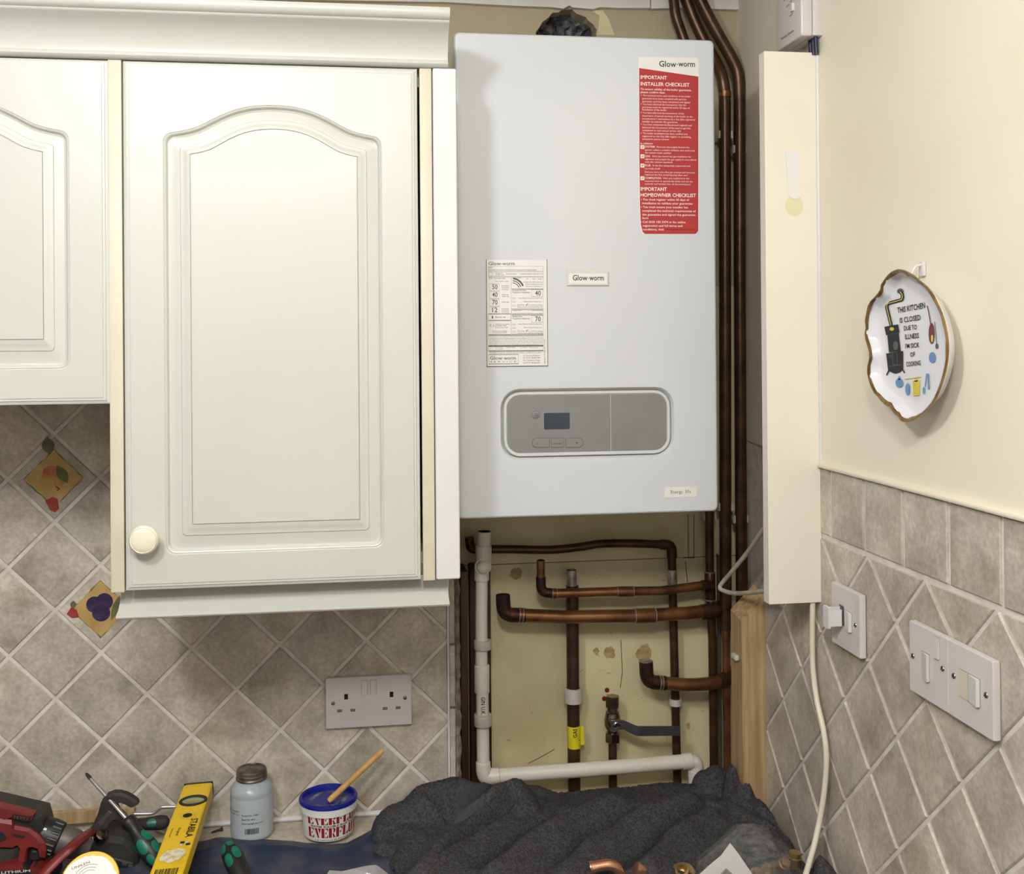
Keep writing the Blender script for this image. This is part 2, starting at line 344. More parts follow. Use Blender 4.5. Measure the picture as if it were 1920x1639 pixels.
def diamonds(fr, rect, parent, skip, key, gap=.0064):
    res = {}; hd = H - gap / math.sqrt(2)
    for i in range(-12, 16):
        for j in range(-6, 14):
            if (i + j) % 2 == 0: continue
            cu, cv = i * H, -j * H
            full = [(cu + hd, cv), (cu, cv + hd), (cu - hd, cv), (cu, cv - hd)]
            p = clip(full, *rect)
            if len(p) < 3 or area(p) < 8e-5 or skip(cu, cv): continue
            whole = len(p) == 4 and abs(area(p) - 2 * hd * hd) < 1e-7
            res[(i, j)] = one_tile(p, fr, parent, key=key if whole else None)
    return res
frL = FXZ((0, 0, ZO))
TL = diamonds(frL, (-.36, .6495, WT - ZO + .005, .2), wall_back, lambda u, v: (u > .26 and v > -.13) or u < -.36, 'L')
def prints(key, shapes, cu, cv, tilt=0):
    t = TL[key]; o = Vector((cu, 0, ZO + cv)); fr = FXZ(o)
    for k, (pts, m, d) in enumerate(shapes):
        mb = MB(); mb.prism(pts, fr, .0002, d); part('fruit_print', mb, m, t)
def wob(pts, a, seed):
    rr = random.Random(seed); out = []
    for i in range(len(pts)):
        p, q = pts[i], pts[(i + 1) % len(pts)]
        for k in range(7):
            t = k / 7; out.append((p[0] + (q[0]-p[0])*t + rr.uniform(-a, a), p[1] + (q[1]-p[1])*t + rr.uniform(-a, a)))
    return out
s = .0467
border = lambda sd: (wob([(s*1.03, 0), (0, s*1.03), (-s*1.03, 0), (0, -s*1.03)], .0011, sd), M_leaf, .0004)
paper = lambda sd: (wob([(s, 0), (0, s), (-s, 0), (0, -s)], .0009, sd), M_parch, .0006)
pear = [(-.019, .004), (-.016, .016), (-.006, .022), (.004, .019), (.008, .010), (.012, -.002), (.017, -.008), (.012, -.013), (.002, -.012), (-.010, -.009), (-.017, -.004)]
leaf = lambda x, z, l, a, wd=.3: [(x + l*(t*math.cos(a)) - wd*l*sg*math.sin(math.pi*t)*math.sin(a), z + l*t*math.sin(a) + wd*l*sg*math.sin(math.pi*t)*math.cos(a)) for sg, ts in ((1, [0, .2, .4, .6, .8]), (-1, [1, .8, .6, .4, .2])) for t in ts]
prints((0, 1), [border(1), paper(2), (leaf(-.006, .040, .030, 1.75, .34), M_leaf, .0007), (pear, M_pear, .0009), (leaf(.022, -.008, .034, 2.1, .26), M_leaf, .0011),
                ([(-.014, -.036), (-.002, -.030), (.006, -.034), (.008, -.050), (.002, -.056), (-.006, -.052)], M_cherry, .0009),
                ([(.004,-.012),(.010,-.017),(.006,-.021),(.004,-.020),(.007,-.017),(.002,-.014)], M_cherry, .001)], 0, -H)
pl = [(ell(.013, .0135, 18, -.010, .008), M_plum, .0009), (ell(.014, .0145, 18, .006, .012), M_plum, .0011), (ell(.0145, .0145, 18, .001, -.006), M_plum, .0013)]
prints((1, 4), [border(5), paper(6)] + pl + [(leaf(.017, -.020, .044, 1.25, .13), M_leaf, .0011), ([(-.054, -.006), (-.046, .006), (-.038, .000), (-.034, -.012), (-.046, -.013)], M_cherry, .0009),
                (leaf(-.044, .002, .014, 1.5, .35), M_leaf, .0008)], H, -4 * H)
# narrow cut strip and ragged plaster at the recess edge
zs = [Y(855, py, 0).z for py in (1050, 1209, 1328, 1463, 1560)]
for a, b in zip(zs[1:], zs[:-1]):
    one_tile([(.6542, a - ZO + .002), (.6632, a - ZO + .002), (.6632, b - ZO - .002), (.6542, b - ZO - .002)], frL, wall_back)
mb = MB(); mb.box((.6500, .003, WT), (.6535, -.002, ZO + .1)); struct('trim_1', mb, M_white, 'thin white tile trim at the right end of the splashback')
mb = MB(); zz = WT
P = []; rr = random.Random(3)
for k in range(60):
    z = WT + k * .010; P.append([Vector((.664 + rr.uniform(-.001, .001), .002 - rr.uniform(0, .002), z)), Vector((.668, -.001 - rr.uniform(0, .003), z)), Vector((.6715 + rr.uniform(0, .003), .002 + rr.uniform(0, .003), z)), Vector((.668, .012, z))])
mb.loft(P, 0, False, True, True); part('plaster_edge', mb, M_plaster, wall_back)
mb = MB(); mb.tube([(-1.3, -.002, WT + .0035), (-.3, -.0025, WT + .004), (.3, -.002, WT + .0035), (.65, -.002, WT + .003)], .0045, 8); struct('trim_2', mb, M_white, 'white sealant bead where the splashback meets the worktop')
# recess behind the boiler
RY = .10
hc = Y(1064, 80, RY); hr = 60 * m_px(hc); hx, hz, hs = hc.x, hc.z, .085
zj = Y(1000, 1056, RY).z
mb = MB(); mb.box((XE, RY, 0), (1.30, .16, zj - .0006)); mb.box((XE, RY + .0005, zj + .0006), (1.30, .16, ZO + .25))
mb.box((XE, RY + .003, zj - .001), (1.30, .15, zj + .001), 2)
mb.box((-1.35, RY, ZO + .25), (hx - hs, .16, CEIL), 1); mb.box((hx + hs, RY, ZO + .25), (1.30, .16, CEIL), 1)
mb.box((hx - hs, RY, ZO + .25), (hx + hs, .16, hz - hs), 1); mb.box((hx - hs, RY, hz + hs), (hx + hs, .16, CEIL), 1)
n = 40; rr = random.Random(9)
circ = [(hx + (hr * (1 + rr.uniform(-.05, .07))) * math.cos(2*math.pi*i/n), hz + hr * (1 + rr.uniform(-.05, .07)) * math.sin(2*math.pi*i/n)) for i in range(n)]
sq = []
for i in range(n):
    a = 2*math.pi*i/n; c, s_ = math.cos(a), math.sin(a); k = hs / max(abs(c), abs(s_)); sq.append((hx + c*k, hz + s_*k))
mb.loft([[Vector((a, RY, b)) for a, b in sq], [Vector((a, RY, b)) for a, b in circ], [Vector((a + .004, .24, b)) for a, b in circ]], 1, False)
wall_recess = struct('wall_recess', mb, [M_board, M_beige, M_dk], 'cream painted recess wall behind the boiler and pipes')
# ragged broken-out rubble inside the flue hole
mb = MB(); L = []
for q, dy in ((1.0, .03), (.92, .05), (.7, .058), (.45, .07), (.15, .068)):
    L.append([Vector((hx + (a-hx)*q + rr.uniform(-.004, .004), RY + dy + rr.uniform(-.01, .01), hz + (b-hz)*q + rr.uniform(-.004, .004))) for a, b in circ])
mb.loft(L, 0, False, False, True); part('rubble', mb, M_rub, wall_recess, 'grey rubble inside the round flue hole')
for sd, col, (px, py), rx, ry in ((1, M_stained, (968, 1076), .013, .013), (2, M_stained, (1118, 1221), .006, .008), (3, M_stained, (1143, 1224), .012, .013), (4, M_stained, (1208, 1225), .017, .020), (5, M_stained,(1290,1362),.004,.008)):
    c = Y(px, py, RY); rr = random.Random(sd)
    mb = MB(); mb.prism([(rx * math.cos(2*math.pi*i/16) * rr.uniform(.7, 1.1), ry * math.sin(2*math.pi*i/16) * rr.uniform(.7, 1.1)) for i in range(16)], FXZ(c), -.0005, .0004)
    part('stain', mb, col, wall_recess)
mb = MB()
for a in ((1005,58),(1012,20),(1100,17),(1135,28),(1152,66),(1060,70)): pass
poly = [Y(px, py, RY) for px, py in ((1120, 66), (1124, 30), (1105, 18), (1130, 20), (1140, 34), (1152, 66))]
mb.prism([(p.x - hx, p.z - hz) for p in poly], FXZ((hx, RY, hz)), -.001, .0012); part('torn_paint_edge', mb, M_board, wall_recess)
# pencil-thin cracks on the board
mb = MB()
for pts in (((1290, 965), (1291, 1046)), ((1301, 965), (1301, 1046)), ((1280, 1046), (1302, 1046)), ((1285, 1052), (1289, 1092)), ((990, 1432), (1010, 1422), (1040, 1405)), ((1164, 1200), (1167, 1260), (1163, 1290))):
    mb.tube([Y(px, py, RY) for px, py in pts], .0006, 4)
part('crack', mb, M_dk, wall_recess)
for px, py in ((1138, 1294), (1133, 1310)):
    c = Y(px, py, RY); mb = MB(); mb.lathe([(.0045, 0), (.0045, .001), (.002, .0012), (.0015, .0004)], c, (0, -1, 0), 12); part('wall_plug', mb, M_plug, wall_recess)
# right wall
def wr(z0, z1, pts):
    mb = MB(); mb.prism(pts, FXY((0, 0, 0)), z0, z1); return mb
RZ = ZO - .14398; RT = RZ + .1035
mb = wr(RT, CEIL2, [(1.183, -2.75), (1.183, -.33), (1.222, .10), (1.222, .16), (1.45, .16), (1.45, -2.75)])
mb2 = wr(0, RT, [(1.183, -2.75), (1.183, -.116), (1.215, -.08), (1.222, .16), (1.45, .16), (1.45, -2.75)])
n0 = len(mb.v); mb.v += mb2.v; mb.f += [[n0 + i for i in f] for f in mb2.f]; mb.m += [1] * len(mb2.f); mb.s += mb2.s
wall_right = struct('wall_right', mb, [M_cream, M_grout], 'cream painted right-hand wall with tiles below')
frR = FYZ((XR, 0, RZ))
frR2 = FYZ((XR, -.48514, RZ))
diamonds(frR2, (-.367, .75, WT - RZ + .004, -.0045), wall_right, lambda u, v: u > .62, 'R')
ry0, rp = .37218, .10312
for k in range(-2, 7):
    a, b = max(ry0 + k * rp + .0032, .20), ry0 + (k + 1) * rp - .0032
    if b > a: one_tile([(a, .003), (b, .003), (b, rp - .003), (a, rp - .003)], frR, wall_right, key='row' if k > 0 else None)
mb = MB(); mb.rbox((1.1745, -1.6, RT - .003), (1.186, -.34, RT + .0035), .003); struct('trim_3', mb, M_cream, 'painted bead along the top of the right-hand wall tiles')
# off-white board along the ceiling with a ragged lower edge
ED = [(398, -1), (600, 0), (840, 4), (930, 9), (995, 12), (1030, 13), (1056, 16), (1068, 10), (1074, 14), (1112, 17), (1125, 13), (1160, 15), (1219, 15)]
mb = MB(); P = [Y(px, py, .088) for px, py in ED]; o_ = Vector((P[0].x, .088, P[0].z)); mb.prism([(p.x - o_.x, p.z - o_.z) for p in P] + [(P[-1].x - o_.x, CEIL - o_.z), (0, CEIL - o_.z)], FXZ(o_), -.012, 0); struct('trim_4', mb, M_ceil, 'off-white board along the ceiling above the boiler, with a chipped lower edge')
mb = MB(); P = [Y(px, py, .088) for px, py in ((1221, 16), (1290, 14), (1350, 17), (1400, 18))]; o_ = Vector((P[0].x, .088, P[0].z)); mb.prism([(p.x - o_.x, p.z - o_.z) for p in P] + [(P[-1].x - o_.x, CEIL - o_.z), (0, CEIL - o_.z)], FXZ(o_), -.012, 0); struct('trim_5', mb, M_ceil, 'short off-white board along the ceiling behind the copper pipe bends')
mb = MB(); rr = random.Random(21)
for k_ in range(70):
    p = Y(rr.uniform(925, 1335), rr.uniform(985, 1480), RY); a = rr.uniform(0, 3.14); l_, w_ = rr.uniform(.0008, .004), rr.uniform(.0004, .0009); c_, s_ = math.cos(a), math.sin(a)
    mb.flat([(c_*l_ - s_*w_, s_*l_ + c_*w_), (c_*l_ + s_*w_, s_*l_ - c_*w_), (-c_*l_ + s_*w_*.4, -s_*l_ - c_*w_*.4), (-c_*l_ - s_*w_, -s_*l_ + c_*w_)], FXZ(p), .0005)
setp(part('paint_fleck', mb, M_stained, wall_recess), kind='stuff')
# worktop
mb = MB(); mb.rbox((-1.34, -.62, WT - .038), (1.178, -.001, WT), .006, 3); mb.box((XE + .004, -.004, WT - .038), (1.20, .020, WT - .001))
part('worktop', mb, M_wt, label='beige speckled kitchen worktop running under the tools and towel', cat='worktop')

# ------------------------------------------------------------------ cabinets
YD = -.3559; DX, DZ, DW, DH = .18808, ZO + .53039, .39655, .7147
ARCH = [(0, 0), (.13, .08), (.25, .21), (.38, .45), (.5, .66), (.63, .83), (.75, .93), (.88, .985), (1, 1)]
def arch(t):
    for (a, fa), (b, fb) in zip(ARCH, ARCH[1:]):
        if t <= b:
            q = (t - a) / (b - a); return fa + (fb - fa) * q
    return 1
def dloop(xl, xr, zb, zs, za, r, y, k=5, n=26):
    P = []
    for cx, cz, a0 in ((xl + r, zb + r, 180), (xr - r, zb + r, 270), (xr - r, zs - r, 0)):
        for i in range(k):
            a = math.radians(a0 + 90 * i / (k - 1)); P.append(Vector((cx + r*math.cos(a), y, cz + r*math.sin(a))))
    for i in range(1, n):
        t = i / n; P.append(Vector((xr - r + (xl - xr + 2*r)*t, y, zs + (za - zs) * arch(1 - abs(2*t - 1)))))
    for i in range(k):
        a = math.radians(90 + 90 * i / (k - 1)); P.append(Vector((xl + r + r*math.cos(a), y, zs - r + r*math.sin(a))))
    return P
def door_mesh(x0, z1, w_, h_):
    """routed door with a raised cathedral-arch panel"""
    x1, z0 = x0 + w_, z1 - h_; L = []; mb = MB()
    for ins, out in ((0, -.018), (0, -.0042), (.002, -.0030), (.0042, -.0028), (.0046, -.0012), (.0078, -.0010), (.0084, 0), (.0100, 0)):
        L.append(dloop(x0 + ins, x1 - ins, z0 + ins, z1 - ins, z1 - ins, .0006, YD - out))
    O = (x0 + .0520, x1 - .0500, z0 + .0465, z1 - .0955, z1 - .0555, .013); I = (x0 + .0885, x1 - .0840, z0 + .0870, z1 - .1255, z1 - .0895, .0008)
    for q, out in ((0, 0), (.035, -.0011), (.06, -.0004), (.10, -.0012), (.16, -.0052), (.24, -.0062), (.45, -.0047), (.60, -.0040), (.63, -.0024), (.74, -.0022), (.80, -.0012), (.88, -.0004), (.965, 0), (.98, -.0022), (1.0, -.0022), (1.015, 0)):
        L.append(dloop(*[O[k] + (I[k] - O[k]) * q if k < 5 else max(.0006, O[5] + (I[5] - O[5]) * q) for k in range(6)], YD - out))
    mb.loft(L, 0, True, True, True); return mb
cab = thing('wall_cabinet', 'tall ivory wall cabinet with a single arched-panel door left of the boiler', 'cabinet', (.395, -.17, ZO - .22), group='ivory wall cabinets')
zb = DZ - DH - .0015
mb = MB(); mb.rbox((.1685, -.337, zb), (.1865, -.004, DZ + .002), .0012); mb.rbox((.5925, -.337, zb), (.6075, -.004, DZ + .002), .0012)
mb.box((.186, -.322, zb + .018), (.594, -.004, zb + .034)); mb.box((.186, -.322, DZ - .018), (.594, -.004, DZ)); mb.box((.186, -.012, zb + .03), (.594, -.004, DZ - .01))
part('carcass', mb, M_carc, cab)
for a, b in ((.168, .1858), (.5882, .6052)):
    mb = MB(); mb.rbox((a, -.3515, zb - .001), (b, -.337, DZ + .002), .0012); part('edge_strip', mb, M_carc, cab)
dr = part('door', door_mesh(DX, DZ, DW, DH), M_door, cab, sharp=28, wn=True)
kc = Y(270, 1012, YD - .018); kr = 27.5 * m_px(kc)
mb = MB(); mb.lathe([(.010, -.019), (.009, -.012), (.0105, -.008), (kr*.86, -.004), (kr, .001), (kr*.99, .004), (kr*.86, .0075), (kr*.82, .0072), (kr*.78, .0078), (kr*.5, .009), (.0005, .0095)], kc, (0, -1, 0), 40)
part('knob', mb, M_knob, dr, 'round cream knob with a ring groove')
mb = MB(); mb.rbox((.6064, -.3562, zb + .0005), (.640, -.004, DZ + .0015), .0025, 3)
part('end_panel', mb, M_white, wn=True, label='plain white end panel between tall cabinet door and boiler', cat='panel')
c2z = Y(205, 757, YD).z; x2 = Y(203.5, 430, YD).x
cab2 = thing('wall_cabinet', 'short ivory wall cabinet cut off by the left edge of the photo', 'cabinet', (-.05, -.17, c2z), group='ivory wall cabinets')
mb = MB(); mb.box((-.27, -.337, c2z - .004 + .02), (.1665, -.004, c2z + .036)); mb.rbox((.149, -.337, c2z + .001), (.1670, -.004, DZ), .001); mb.rbox((-.27, -.337, c2z + .001), (-.252, -.004, DZ), .001)
mb.box((-.25, -.012, c2z + .03), (.15, -.004, DZ)); mb.box((-.25, -.32, DZ - .018), (.15, -.012, DZ))
part('carcass', mb, M_carc, cab2)
part('door', door_mesh(x2 - DW, DZ, DW, DZ - c2z), M_door, cab2, sharp=28, wn=True)
# cornice along the cabinet tops, pelmet below
prof = [(-.352, .002), (-.358, .003), (-.3605, .0065), (-.359, .011), (-.356, .0125), (-.3565, .018), (-.359, .028), (-.364, .038), (-.371, .046), (-.379, .052), (-.386, .0555), (-.388, .057), (-.3885, .059), (-.393, .0605), (-.3965, .064), (-.397, .070), (-.396, .0745), (-.390, .075), (-.30, .075), (-.30, .006)]
Zc = lambda y: DZ
xr_c = Y(843.5, 90, -.39).x
mb = MB(); mb.loft([[Vector((x, y, DZ + z)) for y, z in prof] for x in (-.50, xr_c)], 0, True, True, True)
part('cornice', mb, M_door, label='ivory cornice moulding along the tops of the wall cabinets', cat='cornice', sharp=50)
zp0 = Y(222, 1165, -.355).z
ph = zb - zp0
prof = [(-.296, 0), (-.312, 0), (-.314, -.006), (-.318, -.30*ph), (-.325, -.55*ph), (-.335, -.72*ph), (-.345, -.82*ph), (-.350, -.89*ph), (-.349, -.955*ph), (-.344, -ph), (-.322, -ph), (-.298, -.5*ph)]
mb = MB(); mb.loft([[Vector((x, y, zb - .001 + z)) for y, z in prof] for x in (Y(220, 1150, -.34).x, Y(221, 1150, -.34).x, Y(842, 1110, -.34).x)], 0, True, True, True)
part('pelmet', mb, M_door, label='ivory light pelmet fixed under the tall wall cabinet', cat='pelmet', sharp=50)
# scraps on top of the cabinet
zt = DZ + .0752
mb = MB(); P = [Y(px, py, -.31) for px, py in ((240, 12), (262, 13), (295, 15), (302, 9), (318, 8), (346, 16))]
mb.tube(smooth_path(P, 5), [.004]*6 + [.0045]*20, 8, squash=(1.6, .5)); part('plastic_offcut', mb, M_white, label='bent white plastic offcut lying on the cabinet cornice', cat='offcut')
mb = MB(); mb.lathe([(.0165, -.004), (.014, .003), (.008, .006), (.001, .007)], Y(376, 20, -.31) - Vector((0, 0, .002)), (0, 0, 1), 16); part('white_dome', mb, M_wpl, label='small white plastic dome on the cornice, right of the plastic offcut', cat='dome')
p0 = Y(232, 14, -.25); mb = MB(); mb.rbox((p0.x - .04, -.29, DZ), (p0.x + .004, -.20, DZ + .16), .004); part('duct_box', mb, M_gchk, label='dusty grey box standing on the cabinets, at the top edge of the photo', cat='box')
mb = MB(); mb.rbox((p0.x + .006, -.295, DZ), (p0.x + .019, -.20, DZ + .16), .002); part('edge_trim', mb, M_carc, label='cream strip standing upright beside the dusty grey box', cat='strip')

# ------------------------------------------------------------------ boiler
BX0, BX1, BY = .64826, .64826 + .41318, -.23122
BZ1 = ZO + .62162; BZ0 = BZ1 - .74475
boiler = thing('boiler', 'white wall-hung combi boiler with a grey control panel and a red sticker', 'boiler', (.855, -.07, BZ0))
bw, bh = BX1 - BX0, BZ1 - BZ0
frB = FXZ(((BX0 + BX1) / 2, BY, (BZ0 + BZ1) / 2)); bo, bu, bv, bn = frB
pc = [Y(938, 731, BY), Y(1265, 858, BY)]
pcx, pcz = (pc[0].x + pc[1].x) / 2 - bo.x, (pc[0].z + pc[1].z) / 2 - bo.z + .0012; pw, phh = pc[1].x - pc[0].x, pc[0].z - pc[1].z
def bl(pts, d): return [bo + bu * a + bv * b + bn * d for a, b in pts]
K = 6
mb = MB()
L = [bl(rrect(bw, bh, .004, K), -.325), bl(rrect(bw, bh, .008, K), -.008), bl(rrect(bw - .0012, bh - .0012, .008, K), -.0035), bl(rrect(bw - .005, bh - .005, .008, K), -.0006), bl(rrect(bw - .010, bh - .010, .006, K), 0),
     bl(rrect(pw + .010, phh + .010, .033, K, pcx, pcz), 0), bl(rrect(pw, phh, .030, K, pcx, pcz), -.0006), bl(rrect(pw - .0055, phh - .0055, .028, K, pcx, pcz), -.0052), bl(rrect(pw - .008, phh - .008, .027, K, pcx, pcz), -.0115)]
mb.loft(L, 0, True, True, True); part('casing', mb, M_boil, boiler, sharp=50, wn=True)
mb = MB()
w1, h1 = pw - .0105, phh - .0100
L = [bl(rrect(w1, h1, .026, K, pcx, pcz), -.0115), bl(rrect(w1, h1, .026, K, pcx, pcz), -.0055), bl(rrect(w1 - .002, h1 - .002, .025, K, pcx, pcz), -.0035), bl(rrect(w1 - .0085, h1 - .0085, .0215, K, pcx, pcz), -.0035), bl(rrect(w1 - .011, h1 - .011, .0205, K, pcx, pcz), -.0052)]
mb.loft(L, 0, True, True, True); part('control_panel', mb, M_bezel, boiler, 'light grey bezel round the control panel', sharp=50); bez = bpy.context.scene.collection.objects['control_panel']
sx = Y(1146.5, 797, BY).x - bo.x
w2, h2 = w1 - .0115, h1 - .0115
full = rrect(w2, h2, .0200, 7, pcx, pcz)
mb = MB(); mb.cprism(clip(full, -9, sx - .0004, -9, 9), frB, -.0060, -.0045, .0004); part('keypad', mb, M_panel, bez)
mb = MB(); mb.cprism(clip(full, sx + .0004, 9, -9, 9), frB, -.0060, -.0042, .0006); part('flap', mb, M_panel, bez)
def bp(px, py): p = Y(px, py, BY); return (p.x - bo.x, p.z - bo.z)
a0, a1 = bp(1021, 775), bp(1069.5, 805)
mb = MB(); mb.cprism(rrect(a1[0]-a0[0], a0[1]-a1[1], .0015, 4, (a0[0]+a1[0])/2, (a0[1]+a1[1])/2), frB, -.0046, -.0040, .0002); part('display', mb, M_lcd, bez)
kb = bp(1005.5, 778)
mb = MB(); o_ = bo + bu*kb[0] + bv*kb[1]
mb.lathe([(.0075, -.0050), (.0075, -.0044), (.0066, -.0040), (.0062, -.0046), (.0055, -.0046), (.0052, -.0034), (.0045, -.0030), (.0005, -.0030)], o_, (0, -1, 0), 26); bt = part('button', mb, M_panel, bez)
for (x0, x1, rl, rr_) in ((999, 1031, 1, 0), (1035, 1057.5, 0, 0), (1062, 1094, 0, 1)):
    p0, p1 = bp(x0, 823), bp(x1, 839); W_, H_ = p1[0]-p0[0], p0[1]-p1[1]; cx_, cz_ = (p0[0]+p1[0])/2, (p0[1]+p1[1])/2
    sh = [(a, b) for a, b in rrect(W_, H_, H_ * .48, 6, cx_, cz_)] if (rl or rr_) else rrect(W_, H_, .0008, 6, cx_, cz_)
    if rl: sh = [q for q in sh if q[0] < cx_] + [(cx_ + W_/2, cz_ - H_/2), (cx_ + W_/2, cz_ + H_/2)]
    if rr_: sh = [(cx_ - W_/2, cz_ + H_/2), (cx_ - W_/2, cz_ - H_/2)] + [q for q in sh if q[0] > cx_ and q[1] < cz_] + [q for q in sh if q[0] > cx_ and q[1] >= cz_]
    mb = MB(); mb.cprism(sh, frB, -.0052, -.0036, .0005); part('button', mb, M_panel, bez)
    mb = MB(); big = [(cx_ + (a-cx_)*1.06, cz_ + (b-cz_)*1.13) for a, b in sh]; mb.flat(big, frB, -.0043); part('button_gap', mb, M_ink2, bez)
mb = MB()
q = bp(1006, 833); mb.flat([(q[0], q[1]), (q[0] + .0032, q[1]), (q[0] + .0032, q[1] + .0007), (q[0], q[1] + .0007)], frB, -.0034)
part('lettering', mb, M_ink, bez); mb = MB()
q = bp(1038, 834); text(mb, 'mode', frB, q[0], q[1], .0030, .0135, -.0034)
part('lettering', mb, M_ink, bez); mb = MB()
q = bp(1081, 831)
for w_, h_ in ((.0034, .0008), (.0008, .0034)): mb.flat([(q[0]+.001 - w_/2, q[1] - h_/2), (q[0]+.001 + w_/2, q[1] - h_/2), (q[0]+.001 + w_/2, q[1] + h_/2), (q[0]+.001 - w_/2, q[1] + h_/2)], frB, -.0034)
part('lettering', mb, M_ink, bez); mb = MB()
for i in range(20):
    a = math.radians(110 + 320 * i / 20); b = math.radians(110 + 320 * (i + 1) / 20)
    mb.flat([(kb[0] + r_*math.cos(t), kb[1] + r_*math.sin(t)) for r_, t in ((.0018, a), (.0024, a), (.0024, b), (.0018, b))], frB, -.0028)
mb.flat([(kb[0]-.0003, kb[1]+.0006), (kb[0]+.0003, kb[1]+.0006), (kb[0]+.0003, kb[1]+.0030), (kb[0]-.0003, kb[1]+.0030)], frB, -.0028)
part('lettering', mb, M_ink, bez)
# raised name badge
p0, p1 = bp(1062, 503), bp(1141, 536)
x0, x1, z1_, z0_ = p0[0], p1[0], p0[1], p1[1]
sh = [(x0, z0_), (x1, z0_), (x1, z1_ - .006), (x0 + .058, z1_ - .0055), (x0 + .051, z1_ - .001), (x0 + .047, z1_), (x0, z1_)]
mb = MB(); mb.cprism(sh, frB, -.0005, .0026, .001); badge = part('badge', mb, M_bezel, boiler)
sh2 = [(x0 + .003, z0_ + .003), (x1 - .003, z0_ + .003), (x1 - .003, z1_ - .0085), (x0 + .003, z1_ - .0085)]
mb = MB(); mb.flat(sh2, frB, .0029); part('badge_face', mb, M_stk, badge)
mb = MB()
def brand(mb, px, py, wpx, hpx, d, mat=0, bold=.01):
    text_px(mb, 'Glow', px, py, wpx * .475, hpx, BY, mat, bold, d); text_px(mb, 'worm', px + wpx * .535, py, wpx * .465, hpx, BY, mat, bold, d)
    q = bp(px + wpx * .505, py - hpx * .36); k = wpx * .016 * m_px(bo); mb.flat(ell(k, k, 10, *q), frB, d, mat)
brand(mb, 1073, 526, 58.5, 10.2, .0032); part('lettering', mb, M_ink, badge)
# energy label
p0, p1 = bp(1245.5, 914), bp(1306.5, 932); mb = MB(); mb.cprism([(p0[0], p1[1]), (p1[0], p1[1]), (p1[0], p0[1]), (p0[0], p0[1])], frB, 0, .0005, .0002); lab = part('small_label', mb, M_stk, boiler)
mb = MB(); text_px(mb, 'Energy, 30c', 1257.5, 925.5, 38, 6.2, BY, 0, 0, .0007); part('lettering', mb, M_ink2, lab)
# red checklist sticker
out = [(1197, 107), (1304, 108), (1310, 112), (1310, 434), (1305, 440), (1209, 440), (1203.5, 436), (1200, 420), (1198.5, 380), (1197.5, 300)]
mb = MB(); mb.prism([bp(*q) for q in out], frB, 0, .0004); stk = part('checklist_sticker', mb, M_stk, boiler, 'red and white checklist sticker')
red = [(1198.3, 127.8), (1309.2, 143.8), (1309, 433), (1304.5, 438.8), (1209.5, 438.8), (1204.8, 435), (1201.3, 420), (1199.7, 380), (1198.7, 300)]
mb = MB(); mb.flat([bp(*q) for q in red], frB, .0006); part('red_panel', mb, M_red, stk)
mb = MB(); brand(mb, 1235.8, 124.9, 67, 11, .0007); part('black_lettering', mb, M_ink, stk)
mb = MB(); text_px(mb, 'www.glow-worm.co.uk', 1247.5, 431.5, 55, 3.4, BY, 0, 0, .0008); part('black_lettering', mb, M_ink, stk)
mb = MB(); S = 8.627
T1 = [('IMPORTANT', 180, 605, 500, 60, .02), ('INSTALLER CHECKLIST', 180, 970, 607, 60, .02), ('To ensure validity of the boiler guarantee,', 180, 1000, 680, 34, .012), ('please confirm that:', 180, 575, 730, 34, .012),
 ('The technical terms and conditions of the boiler', 215, 990, 782, 30, 0), ('guarantee have been complied with and the', 207, 920, 830, 30, 0), ('guarantee card has been completed and signed', 207, 980, 878, 30, 0),
 ('You have informed the homeowner that the', 215, 915, 924, 30, 0), ('guarantee must be registered within 30 days of', 207, 975, 970, 30, 0), ('installation of the boiler', 207, 600, 1012, 30, 0),
 ('You have informed the homeowner of the', 215, 880, 1062, 30, 0), ('importance of annual servicing of the boiler to the', 207, 1020, 1110, 30, 0), ("manufacturer's instructions by a Gas Safe registered", 207, 1060, 1158, 30, 0), ('installer to maintain the guarantee', 207, 775, 1204, 30, 0),
 ('You have completed the Benchmark logbook and', 215, 1005, 1252, 30, 0), ('informed the homeowner of the need to get this', 207, 985, 1300, 30, 0), ('completed on each annual service visit', 207, 835, 1346, 30, 0),
 ('The boiler installation has been notified and', 215, 935, 1394, 30, 0), ('registered on the Gas Safe register or prevailing', 207, 990, 1440, 30, 0), ('competent person scheme', 207, 638, 1486, 30, 0), ('In addition:', 180, 378, 1558, 30, .012)]
